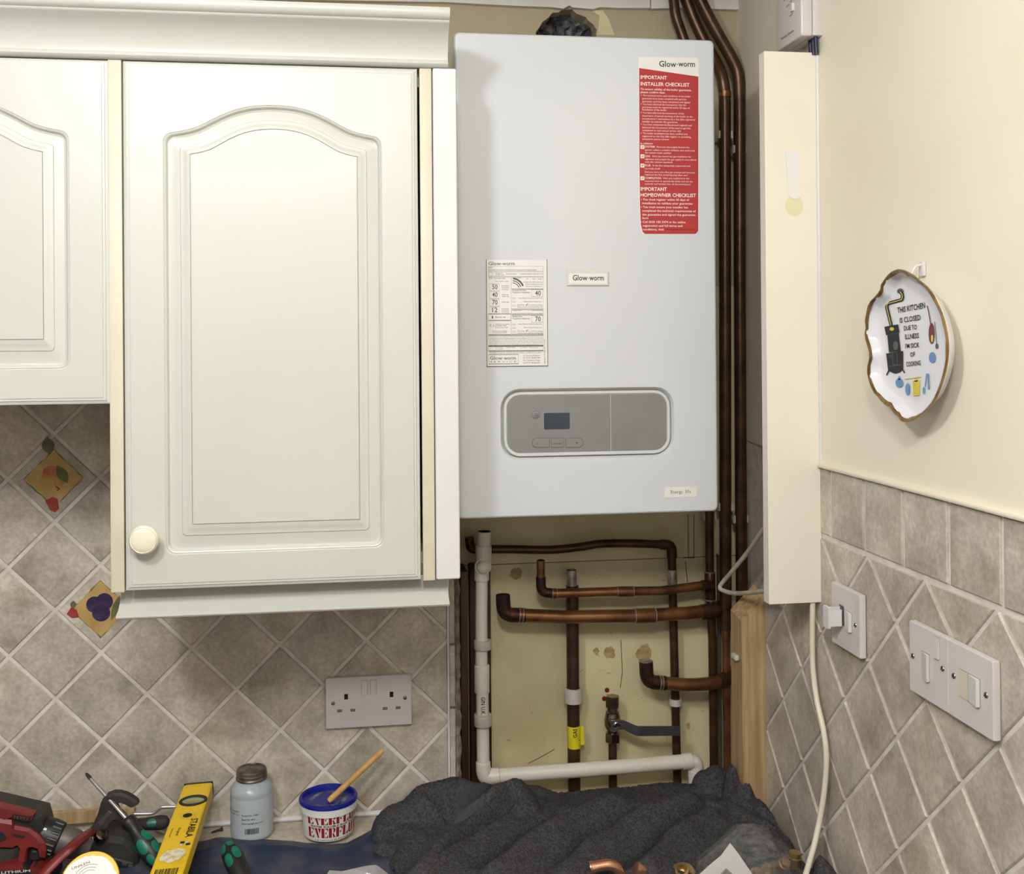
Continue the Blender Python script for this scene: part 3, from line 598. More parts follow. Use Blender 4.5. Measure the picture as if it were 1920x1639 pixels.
T2 = [('SYSTEM', 250, 408, 145, 32, .012), ('Have you thoroughly flushed the', 440, 968, 147, 28, 0), ('system, added a suitable inhibitor and confirmed', 250, 1055, 195, 28, 0), ('the system water quality?', 250, 672, 240, 28, 0),
 ('GAS', 250, 332, 298, 32, .012), ('Have you tested the gas installation for', 370, 1000, 298, 28, 0), ('tightness and purged the gas supply in accordance', 250, 1080, 344, 28, 0), ('with the relevant standard?', 250, 698, 390, 28, 0),
 ('FLUE', 250, 340, 448, 32, .012), ('Is the flue adequately supported and', 378, 980, 448, 28, 0), ('correctly sited?', 250, 495, 496, 28, 0), ('Did you carry out a flue gas analysis and have you', 250, 1058, 552, 28, 0), ('replaced the flue sampling plug after use?', 250, 940, 596, 28, 0),
 ('COMPLETION', 250, 512, 652, 32, .012), ('Have you explained to the', 545, 968, 652, 28, 0), ('customer how to operate the boiler and use the', 250, 1022, 698, 28, 0), ('controls and handed over all documentation?', 250, 990, 744, 28, 0),
 ('IMPORTANT', 180, 605, 842, 60, .02), ('HOMEOWNER CHECKLIST', 180, 1075, 938, 60, .02), ('You must register within 30 days of', 215, 965, 1000, 36, .01), ('installation to validate your guarantee', 207, 1020, 1060, 36, .01), ('You must ensure your installer has', 215, 945, 1122, 36, .01), ('completed the technical requirements of', 207, 1072, 1182, 36, .01), ('the guarantee and signed the guarantee', 207, 1065, 1244, 36, .01), ('form', 207, 305, 1302, 36, .01),
 ('Call 0330 100 3474 or for online', 215, 905, 1364, 36, .01), ('registration and full terms and', 215, 855, 1424, 36, .01), ('conditions, visit:', 215, 560, 1484, 36, .01)]
for T, y0 in ((T1, 90), (T2, 260)):
    for s_, xa, xb, yb, h_, bo_ in T: text_px(mb, s_, 1180 + xa / S, y0 + yb / S, (xb - xa) / S, h_ / S * .95, BY, 0, bo_, .0008)
def sq_px(mb, px, py, w_, h_, d, mat=0):
    a, b = bp(px, py), bp(px + w_, py + h_); mb.flat([(a[0], b[1]), (b[0], b[1]), (b[0], a[1]), (a[0], a[1])], frB, d, mat)
for yb in (766, 906, 1046, 1236, 1378): q = bp(1180 + 190 / S, 90 + yb / S); mb.flat(ell(.0007, .0007, 8, *q), frB, .0008)
for yb in (985, 1108, 1348): q = bp(1180 + 192 / S, 260 + yb / S); mb.flat(ell(.0007, .0007, 8, *q), frB, .0008)
for yb in (105, 255, 405, 610): sq_px(mb, 1180 + 178 / S, 260 + yb / S, 7.4, 7.4, .0008)
part('white_lettering', mb, M_wink, stk)
mb = MB()
for yb in (105, 255, 405, 610):
    px, py = 1180 + 178 / S, 260 + yb / S; sq_px(mb, px + 1.2, py + 1.2, 5, 5, .0009, 0)
    mb.flat([bp(px + a, py + b) for a, b in ((1.8, 3.6), (2.6, 2.9), (3.4, 4.2), (5.4, 1.6), (6.0, 2.2), (3.5, 5.6))], frB, .0010, 1)
part('tick_box', mb, [M_wink, M_ink], stk)
# operating instruction label
Q = 6.828
mb = MB(); mb.prism([bp(*q) for q in ((911.3, 487.5), (1027, 488), (1028, 686.5), (913.5, 687))], frB, 0, .0004); ins = part('instruction_label', mb, M_stk, boiler, 'white printed instruction label')
mb = MB()
IP = lambda x, y: (880 + x / Q, 460 + y / Q)
def it(s_, xa, xb, yb, h_, bold=0): p = IP(xa, yb); text_px(mb, s_, p[0], p[1], (xb - xa) / Q if xb else None, h_ / Q, BY, 0, bold, .0006)
def ib(xa, ya, xb, yb, t=3.2):
    for x0_, y0_, x1_, y1_ in ((xa, ya, xb, ya + t), (xa, yb - t, xb, yb), (xa, ya, xa + t, yb), (xb - t, ya, xb, yb)):
        a, b = IP(x0_, y0_), IP(x1_, y1_); sq_px(mb, a[0], a[1], b[0] - a[0], b[1] - a[1], .0006)
ib(220, 182, 1000, 1550, 2.5)
p = IP(245, 255); brand(mb, p[0], p[1], 336 / Q, 46 / Q, .0006)
ib(242, 268, 948, 332); ib(242, 340, 948, 400); ib(242, 406, 532, 880); ib(242, 880, 532, 960); ib(242, 966, 532, 1145); ib(538, 406, 948, 560); ib(538, 562, 948, 815); ib(538, 825, 948, 885); ib(538, 895, 948, 1140); ib(242, 1150, 948, 1285); ib(242, 1292, 948, 1352); ib(246, 1398, 628, 1520)
it('Boiler:', 252, 300, 292, 18); it('Read the instructions carefully before opening and using the boiler', 252, 860, 322, 18)
it('Setting into', 330, 425, 364, 18); it('standby mode', 330, 445, 386, 18); it('Press the button', 470, 600, 374, 18); it('to switch standby mode on or off', 645, 935, 374, 18); ib(254, 350, 298, 390, 2)
it('Boiler operating mode:', 252, 460, 430, 18); it('Press Mode to select', 330, 505, 468, 16)
for s_, ya, ls in (('50', 490, ('Heating &', 'Domestic', 'Hot Water')), ('40', 590, ('Domestic Hot', 'Water only')), ('70', 688, ('Heating only',)), ('12', 786, ('No Domestic', 'Heating &', 'Hot Water Off'))):
    ib(256, ya, 384, ya + 92, 2.5); it(s_, 292, 362, ya + 72, 62, .015)
    for k, l in enumerate(ls): it(l, 415, 505, ya + 36 + 24 * k + (12 if len(ls) == 2 else 10 if len(ls) == 1 else 0), 16)
it('Burner on', 334, 462, 930, 24); p = bp(*IP(295, 920)); mb.flat([(p[0] + a, p[1] + b) for a, b in ((0, .003), (.0012, .0005), (.001, -.002), (-.001, -.002), (-.0012, .0003))], frB, .0006)
it('Charging in progress', 330, 512, 1018, 17); it('Low water fault', 330, 470, 1038, 17); it('Service water fault', 330, 492, 1060, 17); it('F.1', 262, 312, 1045, 34); it('Contact your installer', 292, 486, 1108, 18); it('or service provider', 300, 480, 1128, 18)
it('Type of Mode', 545, 660, 424, 18); it('Off', 730, 752, 436, 16); it('Auto', 805, 842, 436, 16); it('Constant', 872, 930, 436, 16); it('Comfort mode when continuous', 690, 935, 478, 16); it('Preheats: Heating by user only', 722, 935, 504, 16); it('Permanent: heating on', 722, 925, 532, 16)
c0 = bp(*IP(548, 590))
for r0, r1 in ((.0105, .0118), (.0135, .0150), (.0165, .0192)):
    A = [math.radians(20 + 65 * i / 10) for i in range(11)]
    mb.flat([(c0[0] + r1 * math.cos(a), c0[1] + .002 + r1 * math.sin(a)) for a in A] + [(c0[0] + r0 * math.cos(a), c0[1] + .002 + r0 * math.sin(a)) for a in reversed(A)], frB, .0006)
for s_, ya in (('40', 566), ('70', 898)):
    ib(795, ya, 940, ya + 92, 2.5); it(s_, 842, 915, ya + 76, 62, .015)
it('Domestic Hot Water', 552, 730, 588, 18, .01); it('Temperature Adjustment', 552, 775, 612, 18, .01); it('Press Mode to choose hot water only', 630, 935, 684, 16); it('Select desired temperature', 698, 928, 728, 16); it('Press Mode', 612, 705, 772, 16); it('to confirm setting', 748, 930, 772, 16); it('Press to resume preferred operating mode', 615, 938, 796, 16)
it('Heating Water', 552, 680, 920, 18, .01); it('Temperature Adjustment', 552, 775, 946, 18, .01); it('Press Mode to choose heating only', 630, 925, 1016, 16); it('Select desired temperature', 698, 928, 1060, 16); it('Press Mode', 618, 708, 1106, 16); it('to confirm setting', 748, 935, 1106, 16); it('Press to resume preferred operating mode', 622, 940, 1130, 16)
for ya in (758, 1090):
    mb.flat([bp(*IP(a, b)) for a, b in ((718, ya + 4), (726, ya), (732, ya + 8), (744, ya - 14), (750, ya - 10), (734, ya + 20))], frB, .0006)
for ya in (670, 714, 764, 1006, 1050, 1098): ib(552, ya, 590, ya + 18, 2)
it('Restart automatically', 562, 665, 838, 14); it('Reset heat boiler', 800, 940, 838, 14); it('In case of fault follow the instructions on the display', 556, 935, 880, 14)
for k, l in enumerate(('If the system pressure falls below the minimum the display will flash below 0.5 bar. The', 'heating system must be topped up using the external filling loop. Open the valve until', 'the display shows 1 bar. Ensure the filling loop is fully closed and disconnected from the', 'boiler supply once the pressure has been restored. If frequent filling is necessary', 'there may be a leak from the heating system or boiler and you should contact', 'your installer or service provider for details and advice before further use')):
    it(l, 256, 935 if k < 5 else 885, 1178 + 20.5 * k, 13)
it('In the event', 335, 430, 1314, 15); it('of a problem', 335, 435, 1336, 15); it('Press the button', 475, 592, 1314, 15); it('to restart', 648, 740, 1314, 15); it('if fault stays contact us', 760, 880, 1314, 15)
it('This label must not be removed from the casing of the appliance by anyone', 252, 940, 1368, 14); it('A qualified engineer must check this boiler at least once a year', 252, 915, 1386, 14)
p = IP(264, 1466); brand(mb, p[0], p[1], 332 / Q, 46 / Q, .0006); it('S E R V I C E', 268, 600, 1502, 20)
for l, ya in (('For Service & Repairs:', 1420), ('01773 828100', 1450), ('For Technical Help:', 1482), ('01773 828300', 1514)): it(l, 690, 905, ya, 18)
p = IP(975, 1515); pw_ = bp(*p); frV = (bo + bu * pw_[0] + bv * pw_[1], Vector((0, 0, 1)), Vector((-1, 0, 0)), bn); text(mb, '0020117158_01 11/14', frV, 0, 0, 20 / Q * m_px(bo), 310 / Q * m_px(bo), .0006)
part('lettering', mb, M_ink2, ins)

# ------------------------------------------------------------------ pipes in the recess
def PP(*pts): return [Y(px, py, y) for px, py, y in pts]
def rad(rpx, p): return rpx * m_px(p)
def pipe_thing(label, cat, base, group=None, name='copper_pipe'): return thing(name, label, cat, base, group)
def run(root, path, rpx, m, name='pipe', seg=16, label=None):
    mb = MB(); r = rad(rpx, path[len(path) // 2]); mb.tube(path, r, seg); return part(name, mb, m, root, label)
def sleeve(root, a, b, rpx, m, name='coupling', ring=M_sold, seg=18):
    mb = MB(); r = rad(rpx, a); d = (b - a).normalized(); Ln = (b - a).length
    mb.lathe([(r*.86, 0), (r, Ln*.04), (r, Ln*.96), (r*.86, Ln)], a, d, seg); o = part(name, mb, m, root)
    if ring:
        for q in (a, b):
            mb = MB(); mb.lathe([(r*.8, -.0012), (r*1.03, -.0006), (r*1.03, .0008), (r*.8, .0014)], q, d, seg); part('solder_ring', mb, ring, o)
    return o
def clip_on(root, px, py, y, rpx, hpx, name='pipe_clip', off=-90):
    p = Y(px, py, y); r = rad(rpx, p); h = hpx * m_px(p) / 2
    mb = MB(); n = 20; prof = []
    outer = [(r*1.30*math.cos(a), r*1.30*math.sin(a)) for a in [math.radians((-160 if off < 0 else -112) + (320 if off < 0 else 224)*i/n + off) for i in range(n+1)]]
    inner = [(r*1.02*math.cos(a), r*1.02*math.sin(a)) for a in [math.radians((-160 if off < 0 else -112) + (320 if off < 0 else 224)*i/n + off) for i in range(n+1)]]
    sh = outer + inner[::-1]
    mb.loft([[Vector((p.x + a, p.y + b, z)) for a, b in sh] for z in (p.z - h, p.z + h)], 0, False, False, False)
    for k in range(n):
        for z in (p.z - h, p.z + h):
            mb.add([Vector((p.x + a, p.y + b, z)) for a, b in (outer[k], outer[k+1], inner[k+1], inner[k])], [(0, 1, 2, 3)])
    mb.box((p.x - r*.6, p.y + r*1.0, p.z - h), (p.x + r*.6, RY, p.z + h))
    return part(name, mb, M_clip, root)
# 15 mm pipe along the top with its elbows, dropping to the worktop
yb = .072
t = pipe_thing('thin copper pipe running under the boiler and dropping straight down behind the lever', 'pipe', Y(1268, 1480, yb))
run(t, PP((880, 1008, yb), (881, 1018, yb)), 8.5, M_black_cop, 'stub')
e = fillet(PP((881, 1012, yb), (882, 1030, yb), (905, 1030, yb)), .02, 8); run(t, e, 8.5, M_black_cop, 'elbow')
run(t, smooth_path(PP((905, 1030, yb), (960, 1030, yb), (1030, 1031, yb), (1085, 1026, yb), (1125, 1020, yb), (1180, 1019, yb), (1242, 1021, yb)), 5), 8, M_cop)
e = fillet(PP((1238, 1021, yb), (1259, 1022, yb), (1260, 1045, yb)), .018, 8); run(t, e, 9.6, M_cop, 'elbow')
run(t, PP((1259.5, 1040, yb), (1263, 1180, yb), (1266, 1310, yb), (1271, 1500, yb)), 8, M_cop)
sleeve(t, *PP((1260, 1068, yb), (1261, 1098, yb)), 9, M_sold, 'soldered_joint', None)
clip_on(t, 1266.5, 1316, yb, 9, 12)
# gas pipe
yg = .070
t = pipe_thing('copper gas pipe rising through the middle with a yellow tape band', 'pipe', Y(1076, 1490, yg))
run(t, PP((1073, 1098, yg), (1073.5, 1180, yg), (1074.5, 1300, yg), (1077, 1500, yg)), 12, M_cop)
run(t, PP((1071.5, 1069, yg), (1072.5, 1104, yg)), 9.5, M_sold, 'soldered_end', label='silvery tinned pipe end')
mb = MB(); p = Y(1071.5, 1069, yg); mb.lathe([(.0085, 0), (.0085, .0006), (.0060, .0008), (.0058, -.012), (.0005, -.012)], p - Vector((0, 0, .0004)), (0, 0, 1), 18); part('open_end', mb, M_dk, t)
clip_on(t, 1075, 1303, yg, 13, 27)
p0, p1 = Y(1076.5, 1401, yg), Y(1076, 1360, yg); r = rad(12.6, p0)
mb = MB(); mb.lathe([(r, 0), (r*1.01, .001), (r*1.01, (p1 - p0).length)], p0, p1 - p0, 24); fl = Y(1088, 1398, yg - .004)
mb.add([fl, Y(1096, 1396, yg - .006), Y(1094, 1362, yg - .006), Y(1087, 1361, yg - .004)], [(0, 1, 2, 3)]); tape = part('yellow_tape', mb, M_yel, t, 'yellow gas tape')
mb = MB(); ax = Y(1075.5, 1380, yg)
def wrapz(a, b, d): return ax + Vector((math.sin(b / r) * (r + d), -math.cos(b / r) * (r + d), a))
text(mb, 'GAS', None, .001, 0, .0068, .0165, .0006, 0, .02, fmap=lambda a, b, d: wrapz(a, -b + .0035, d)); part('lettering', mb, M_ink, tape)
mb = MB(); text(mb, 'GAS', None, -.0175, .0, .0060, .0150, .0006, 0, .02, fmap=lambda a, b, d: wrapz(a, -b + .0135, d)); part('lettering', mb, M_ink, tape)
# two horizontal tails
ya = .040
t = pipe_thing('upper horizontal copper tail with a short bright upright stub at its left end', 'pipe', Y(1014, 1112, ya))
run(t, PP((1014, 1051, ya), (1014, 1085, ya)), 7.8, M_cop2, 'stub')
mb = MB(); p = Y(1014, 1050.6, ya); mb.lathe([(.0062, .0006), (.0045, .0008), (.0005, .0008)], p, (0, 0, 1), 14); part('open_end', mb, M_dk, t)
run(t, fillet(PP((1014, 1082, ya), (1014.5, 1111, ya), (1044, 1113, ya)), .024, 10), 9.3, M_black_cop, 'elbow')
run(t, PP((1040, 1113, ya), (1160, 1109, ya), (1240, 1108, ya + .004), (1325, 1097, ya + .012)), 8.6, M_cop2)
sleeve(t, *PP((1157, 1109.5, ya), (1187, 1109, ya)), 9.7, M_cop2)
sleeve(t, *PP((1035, 1112.6, ya), (1043, 1112.8, ya)), 9.5, M_cop2)
t = pipe_thing('thick horizontal copper tail below it, turned up at a scorched elbow on the left', 'pipe', Y(944, 1155, ya))
run(t, fillet(PP((943, 1117, ya), (945, 1153, ya), (984, 1154, ya)), .028, 12), 13.6, M_black_cop, 'elbow')
mb = MB(); p = Y(943, 1116.4, ya); mb.lathe([(.0126, -.001), (.0126, .0010), (.0100, .0012), (.0098, -.012), (.0005, -.012)], p, (0, 0, 1), 20); part('open_end', mb, M_dk, t)
run(t, PP((978, 1154, ya), (1060, 1157, ya), (1190, 1155, ya), (1290, 1150, ya + .006), (1342, 1144, ya + .012)), 12.6, M_cop2)
sleeve(t, *PP((973, 1153.5, ya), (980, 1154, ya)), 13.8, M_cop2)
sleeve(t, *PP((1190, 1155, ya), (1228, 1154, ya)), 13.8, M_cop2)
run(t, fillet(PP((1315, 1148, ya + .01), (1345, 1144, ya + .012), (1356, 1136, ya + .05)), .02, 8), 14.2, M_cop, 'elbow')
t = pipe_thing('short thick copper tail lower down, its scorched elbow turned up beside a brown burn mark', 'pipe', Y(1212, 1280, ya))
run(t, fillet(PP((1211, 1240, ya), (1213, 1279, ya), (1248, 1281, ya)), .028, 12), 13.2, M_black_cop, 'elbow')
mb = MB(); p = Y(1211, 1239.5, ya); mb.lathe([(.0122, -.001), (.0122, .001), (.0098, .0012), (.0005, .0013)], p, (0, 0, 1), 20); part('open_end', mb, M_sold, t)
run(t, smooth_path(PP((1240, 1280.5, ya), (1290, 1284, ya), (1335, 1281, ya), (1362, 1273, ya + .008)), 5), 12.2, M_cop2)
sleeve(t, *PP((1236, 1280.5, ya), (1241, 1280.7, ya)), 13.4, M_cop2)
run(t, smooth_path(PP((1348, 1277, ya + .002), (1365, 1272, ya + .008), (1374, 1262, ya + .03)), 5), 14, M_cop, 'elbow')
# stop valve with lever
yv = .066
t = thing('stop_valve', 'nickel lever stop valve with a nut at each end on a thin dark pipe', 'valve', Y(1149, 1495, yv))
run(t, PP((1148.5, 1388, yv), (1149.5, 1500, yv)), 8, M_cop)
yv2 = yv - .002
def hexnut(root, px, py0, py1, rpx, y, m=M_nick, name='nut'):
    a, b = Y(px, py0, y), Y(px, py1, y); r = rad(rpx, a); mb = MB()
    hx_ = [(r*1.08*math.cos(math.radians(60*i + 10)), r*1.08*math.sin(math.radians(60*i + 10))) for i in range(6)]
    L = []
    for z, q in ((a.z, .90), (a.z + .0012, 1), (b.z - .0012, 1), (b.z, .9)): L.append([Vector((a.x + x*q, y + v*q, z)) for x, v in hx_])
    mb.loft(L, 0, False, True, True); return part(name, mb, m, root)
hexnut(t, 1148.5, 1326, 1305, 12.5, yv2); hexnut(t, 1149, 1391, 1374, 13.5, yv2)
a = Y(1148.5, 1376, yv2); k = m_px(a)
mb = MB(); mb.lathe([(9*k, 0), (9*k, 4*k), (11*k, 7*k), (15*k, 16*k), (15.5*k, 24*k), (14*k, 34*k), (12.5*k, 38*k), (12.5*k, 41*k), (10*k, 43*k), (9.5*k, 51*k)], a, (0, 0, 1), 24); part('body', mb, M_nick, t)
b = Y(1152, 1355, yv2 - .008); mb = MB(); mb.rbox((b.x - .0095, b.y - .010, b.z - .009), (b.x + .0095, b.y + .004, b.z + .009), .0015); part('spindle_block', mb, M_nick, t)
mb = MB(); c0 = Vector((b.x + .001, b.y - .0128, b.z)); mb.lathe([(.0065, 0), (.0065, .003), (.005, .0042), (.0045, .0028), (.0005, .0024)], c0, (0, -1, 0), 16); part('screw', mb, M_chr, t)
pth = [(b.x - .009, b.y - .0115), (b.x + .011, b.y - .0115), (b.x + .014, b.y - .013), (b.x + .033, b.y - .022), (b.x + .038, b.y - .0235), (Y(1275, 1360, b.y - .0235).x, b.y - .0235)]
zc = [(b.z - .0085, b.z + .0085)] * 3 + [(Y(1195, 1370, b.y).z, Y(1195, 1351, b.y).z), (Y(1200, 1370.5, b.y).z, Y(1200, 1352, b.y).z), (Y(1272, 1370, b.y).z, Y(1272, 1352.5, b.y).z)]
L = []
for (x, y), (z0, z1) in zip(pth, zc): L.append([Vector((x, y, z0)), Vector((x, y - .0022, z0)), Vector((x, y - .0022, z1)), Vector((x, y, z1))])
mb = MB(); mb.loft(L, 0, False, True, True); part('lever', mb, M_chr2, t)
# white waste pipe
yw = .040
t = thing('waste_pipe', 'white plastic waste pipe running down the left and across the bottom', 'pipe', Y(905, 1455, yw))
run(t, PP((908, 997, yw - .006), (907, 1024, yw - .006)), 13, M_pvc, 'pipe_end', 22)
mb = MB(); p = Y(908, 996.6, yw - .006); mb.lathe([(.0118, .0004), (.0100, .0006), (.0098, -.01), (.0004, -.01)], p, (0, 0, 1), 20); part('open_end', mb, M_dk, t)
def collar(px, py0, py1, rpx, y=yw, name='socket', m=M_pvc, px1=None):
    a, b = Y(px, py0, y), Y(px1 or px, py1, y); r = rad(rpx, a); mb = MB(); Ln = (b-a).length
    mb.lathe([(r*.85, 0), (r*.97, .0006), (r, .002), (r, Ln - .002), (r*.97, Ln - .0006), (r*.85, Ln)], a, b - a, 24); return part(name, mb, m, t)
collar(906.5, 1058, 1022, 15.2, yw - .006)
a = Y(905.5, 1062, yw - .012); k = m_px(a); mb = MB(); mb.lathe([(15.5*k, -.001), (15.5*k, .003), (13.5*k, .0035), (13*k, .006), (10*k, .010), (5*k, .012), (.0004, .0125)], a, (0, -1, 0), 26); part('access_cap', mb, M_pvc, t)
collar(903, 1089, 1056, 14)
run(t, PP((903, 1086, yw), (902.5, 1150, yw), (902.5, 1248, yw)), 11.6, M_pvc, 'pipe', 22)
collar(905, 1217.5, 1200, 16.6, yw - .001, 'clip', M_clip)
collar(903.5, 1299, 1247, 14.4, yw, 'coupling')
pl = run(t, PP((904, 1297, yw), (905, 1360, yw), (906, 1432, yw)), 12, M_pvc, 'pipe', 22)
collar(905.3, 1361, 1339, 16.8, yw - .001, 'clip', M_clip)
mb = MB(); ax = Y(905, 1320, yw); r = rad(12.2, ax)
text(mb, 'GIN U.K.', None, -.016, -.004, .007, .032, .0006, 0, .012, fmap=lambda a, b, d: ax + Vector((math.sin(b / r) * (r + d), -math.cos(b / r) * (r + d), -a))); part('lettering', mb, M_ink, pl)
collar(906, 1448, 1428, 13.8)
run(t, fillet(PP((906.5, 1440, yw), (908, 1457, yw), (930, 1456, yw)), .02, 10), 14.2, M_pvc, 'elbow', 22)
a, b_ = PP((918, 1456.5, yw), (936, 1454.6, yw)); r = rad(15, a); mb = MB(); mb.lathe([(r*.9, 0), (r, .001), (r, (b_-a).length - .001), (r*.9, (b_-a).length)], a, b_ - a, 24); part('socket', mb, M_pvc, t)
run(t, PP((932, 1455, yw), (1100, 1443, yw), (1285, 1428, yw)), 13.4, M_pvc, 'pipe', 22)
a, b_ = PP((1279, 1428.4, yw), (1297, 1427, yw)); r = rad(14.6, a); mb = MB(); mb.lathe([(r*.9, 0), (r, .001), (r, (b_-a).length - .001), (r*.9, (b_-a).length)], a, b_ - a, 24); part('socket', mb, M_pvc, t)
run(t, fillet(PP((1290, 1427.6, yw), (1306, 1429, yw), (1306, 1450, yw)), .018, 10), 13.2, M_pvc, 'elbow', 22)
a, b_ = PP((1304.5, 1458, yw), (1305, 1444, yw)); r = rad(14.6, a); mb = MB(); mb.lathe([(r*.9, 0), (r, .001), (r, (b_-a).length - .001), (r*.9, (b_-a).length)], a, b_ - a, 24); part('socket', mb, M_pvc, t)
run(t, PP((1304, 1455, yw), (1303, 1500, yw)), 13, M_pvc, 'pipe', 22)
# risers in the corner
yd = .060
t = pipe_thing('dark copper riser nearest the boiler, with a tee into the upper tail', 'pipe', Y(1339, 1445, yd))
run(t, PP((1329, 900, yd), (1330, 975, yd), (1331, 1090, yd)), 8, M_cop); clip_on(t, 1330, 968, yd, 9.6, 14, off=90)
run(t, PP((1331, 1080, yd), (1333, 1150, yd), (1336, 1200, yd), (1339, 1450, yd)), 8.2, M_cop, 'pipe')
sleeve(t, *PP((1332, 1125, yd), (1331, 1073, yd)), 10, M_cop, 'tee')
run(t, PP((1333, 1098, yd - .008), (1318, 1098, yd - .018)), 10, M_cop, 'tee_branch')
ye = .052
t = pipe_thing('middle copper riser in the corner, coming down beside the boiler', 'pipe', Y(1363, 1445, ye))
run(t, smooth_path(PP((1280, -25, ye + .02), (1288, 0, ye + .02), (1303, 40, ye + .02), (1322, 80, ye + .018), (1340, 112, ye + .012), (1354, 145, ye), (1359, 180, ye)), 5), 11.2, M_cop, 'bend')
run(t, PP((1359, 176, ye), (1359.5, 500, ye), (1360, 900, ye), (1360.5, 1180, ye)), 11, M_cop); sleeve(t, *PP((1359, 183, ye), (1359, 172, ye)), 12, M_cop2, 'socket', None)
run(t, PP((1361, 1165, ye), (1362, 1260, ye), (1363.5, 1450, ye)), 7.6, M_cop2, 'reduced_pipe')
for py in (253, 950): clip_on(t, 1359.3, py, ye, 11, 14, off=90)
yf = .048
t = pipe_thing('right-hand copper riser in the corner, with a long bend at the top', 'pipe', Y(1394, 1200, yf))
run(t, smooth_path(PP((1305, -30, yf), (1313, 0, yf), (1330, 35, yf), (1352, 75, yf), (1372, 110, yf), (1384, 140, yf), (1386.5, 180, yf)), 5), 11.6, M_cop, 'bend')
run(t, PP((1386.5, 175, yf), (1387, 500, yf), (1389, 900, yf), (1392, 1200, yf)), 11, M_cop)
for py in (280, 973): clip_on(t, 1388 if py > 500 else 1387, py, yf, 11, 14, off=90)
yh = .07
t = pipe_thing('copper pipe entering at the top left of the bundle, vanishing behind the boiler', 'pipe', Y(1290, 90, yh))
run(t, smooth_path(PP((1258, -30, yh), (1263, 0, yh), (1267, 30, yh), (1277, 60, yh), (1288, 95, yh), (1292, 130, yh)), 5), 9.6, M_cop, 'bend')
mb = MB(); a, b_ = Y(1346.5, 1040, .085), Y(1353.5, 1455, .085); mb.rbox((a.x, .08, b_.z), (b_.x, .098, a.z), .002); part('conduit', mb, M_gchk, label='narrow grey conduit strip between the corner risers', cat='conduit')
# timber
p0, p1 = Y(880, 1060, .075), Y(922.5, 1500, .075)
mb = MB(); mb.rbox((p0.x, .072, WT - .04), (p1.x, .0995, p0.z), .002); part('batten', mb, M_dwood, label='dark stained batten on the recess wall behind the white waste pipe', cat='batten')
p0, p1 = Y(862.5, 1072, .03), Y(880, 1500, .03)
mb = MB(); mb.rbox((max(p0.x, XE + .001), .03, WT + .001), (p1.x, .0995, p0.z), .002); part('batten', mb, M_dwood, label='red-brown stained post at the left edge of the recess', cat='post')
yp = -.118
a, b_ = Y(1391.5, 1300, yp), Y(1434, 1300, yp)
zl, zr_ = Y(1392, 1166, yp).z, Y(1432, 1124, yp).z
x0, x1 = a.x, 1.1815; ys = yp + .052
mb = MB()
zq = lambda x: zl + (zr_ - zl) * (x - x0) / (b_.x - x0)
mb.add([(x0, yp, WT), (x1, yp, WT), (x1, yp, zq(x1)), (x0, yp, zl), (x0, ys, WT), (x1, ys, WT), (x1, ys, zq(x1) + .012), (x0, ys, zl + .008)], [(0,1,2,3), (4,5,6,7), (0,1,5,4), (1,2,6,5), (2,3,7,6), (3,0,4,7)])
part('timber_post', mb, M_pine, label='raw pine post with a slanted sawn top against the right wall', cat='post')
p = Y(1384, 1231, yp + .02); mb = MB(); mb.rbox((x0 - .009, yp + .008, p.z - .005), (x0 - .0001, yp + .030, p.z + .005), .003, 3); part('cable_clip', mb, M_clip, label='small white clip on the left side of the pine post', cat='clip')
# cream boxing board and its strip
xb0, xb1 = Y(1437, 600, -.339).x, 1.1825
zt_, zb_ = Y(1490, 97, -.339).z, Y(1490, 1132, -.339).z
mb = MB(); mb.rbox((xb0, -.339, zb_), (xb1, -.318, zt_), .0015); part('boxing_board', mb, M_trunk, label='tall narrow cream boxing board fixed at right angles to the right wall', cat='board', wn=True); 
mb = MB(); mb.tube([(1.1815, -.340, zt_ - .005), (1.1812, -.3405, ZO + .2), (1.1815, -.340, RT)], .0028, 8); part('sealant', mb, M_white, wall_right)
q = [Y(px, py, -.339) for px, py in ((1472, 284), (1496, 283), (1502.5, 362), (1501, 369), (1495, 374), (1487, 374), (1480, 369), (1478, 362))]
o_ = q[0]; mb = MB(); mb.cprism([(p.x - o_.x, p.z - o_.z) for p in q], FXZ(o_), 0, .0012, .0003); part('adhesive_strip', mb, M_tub, label='white adhesive strip stuck to the cream boxing board', cat='strip')
q = Y(1489, 385, -.339); rr = random.Random(4); mb = MB(); mb.flat([(.014*math.cos(2*math.pi*i/24)*rr.uniform(.92, 1.05), .016*math.sin(2*math.pi*i/24)*rr.uniform(.92, 1.05)) for i in range(24)], FXZ(q), .0003); part('glue_mark', mb, M_stain, C.objects['boxing_board'])
# wireless receiver box
yr0, yr1 = X(1502, 40, 1.150).y, X(1457, 60, 1.150).y
zr0 = X(1503, 66, 1.150).z
rx = 1.150
mb = MB(); mb.rbox((rx, yr0, zr0), (1.168, yr1, zr0 + .125), .003, 3); rec = thing('receiver_box', 'white wireless receiver box on the right wall above the cream boxing board', 'receiver', (1.165, (yr0 + yr1) / 2, zr0)); part('front_cover', mb, M_wpl, rec)
mb = MB(); mb.rbox((1.1682, yr0 - .0005, zr0 + .001), (1.1835, yr1, zr0 + .125), .002, 2); part('back_case', mb, M_wpl, rec)
frX = FYZ((rx, yr1, zr0)); wd = yr1 - yr0
mb = MB(); text(mb, 'Wireless System', frX, wd * .16, .0135, .0045, wd * .55, .0004); part('lettering', mb, M_ink2, rec)
mb = MB(); mb.flat(ell(.0016, .0016, 12, wd * .66, .080), frX, .0004); part('indicator', mb, M_ink, rec)
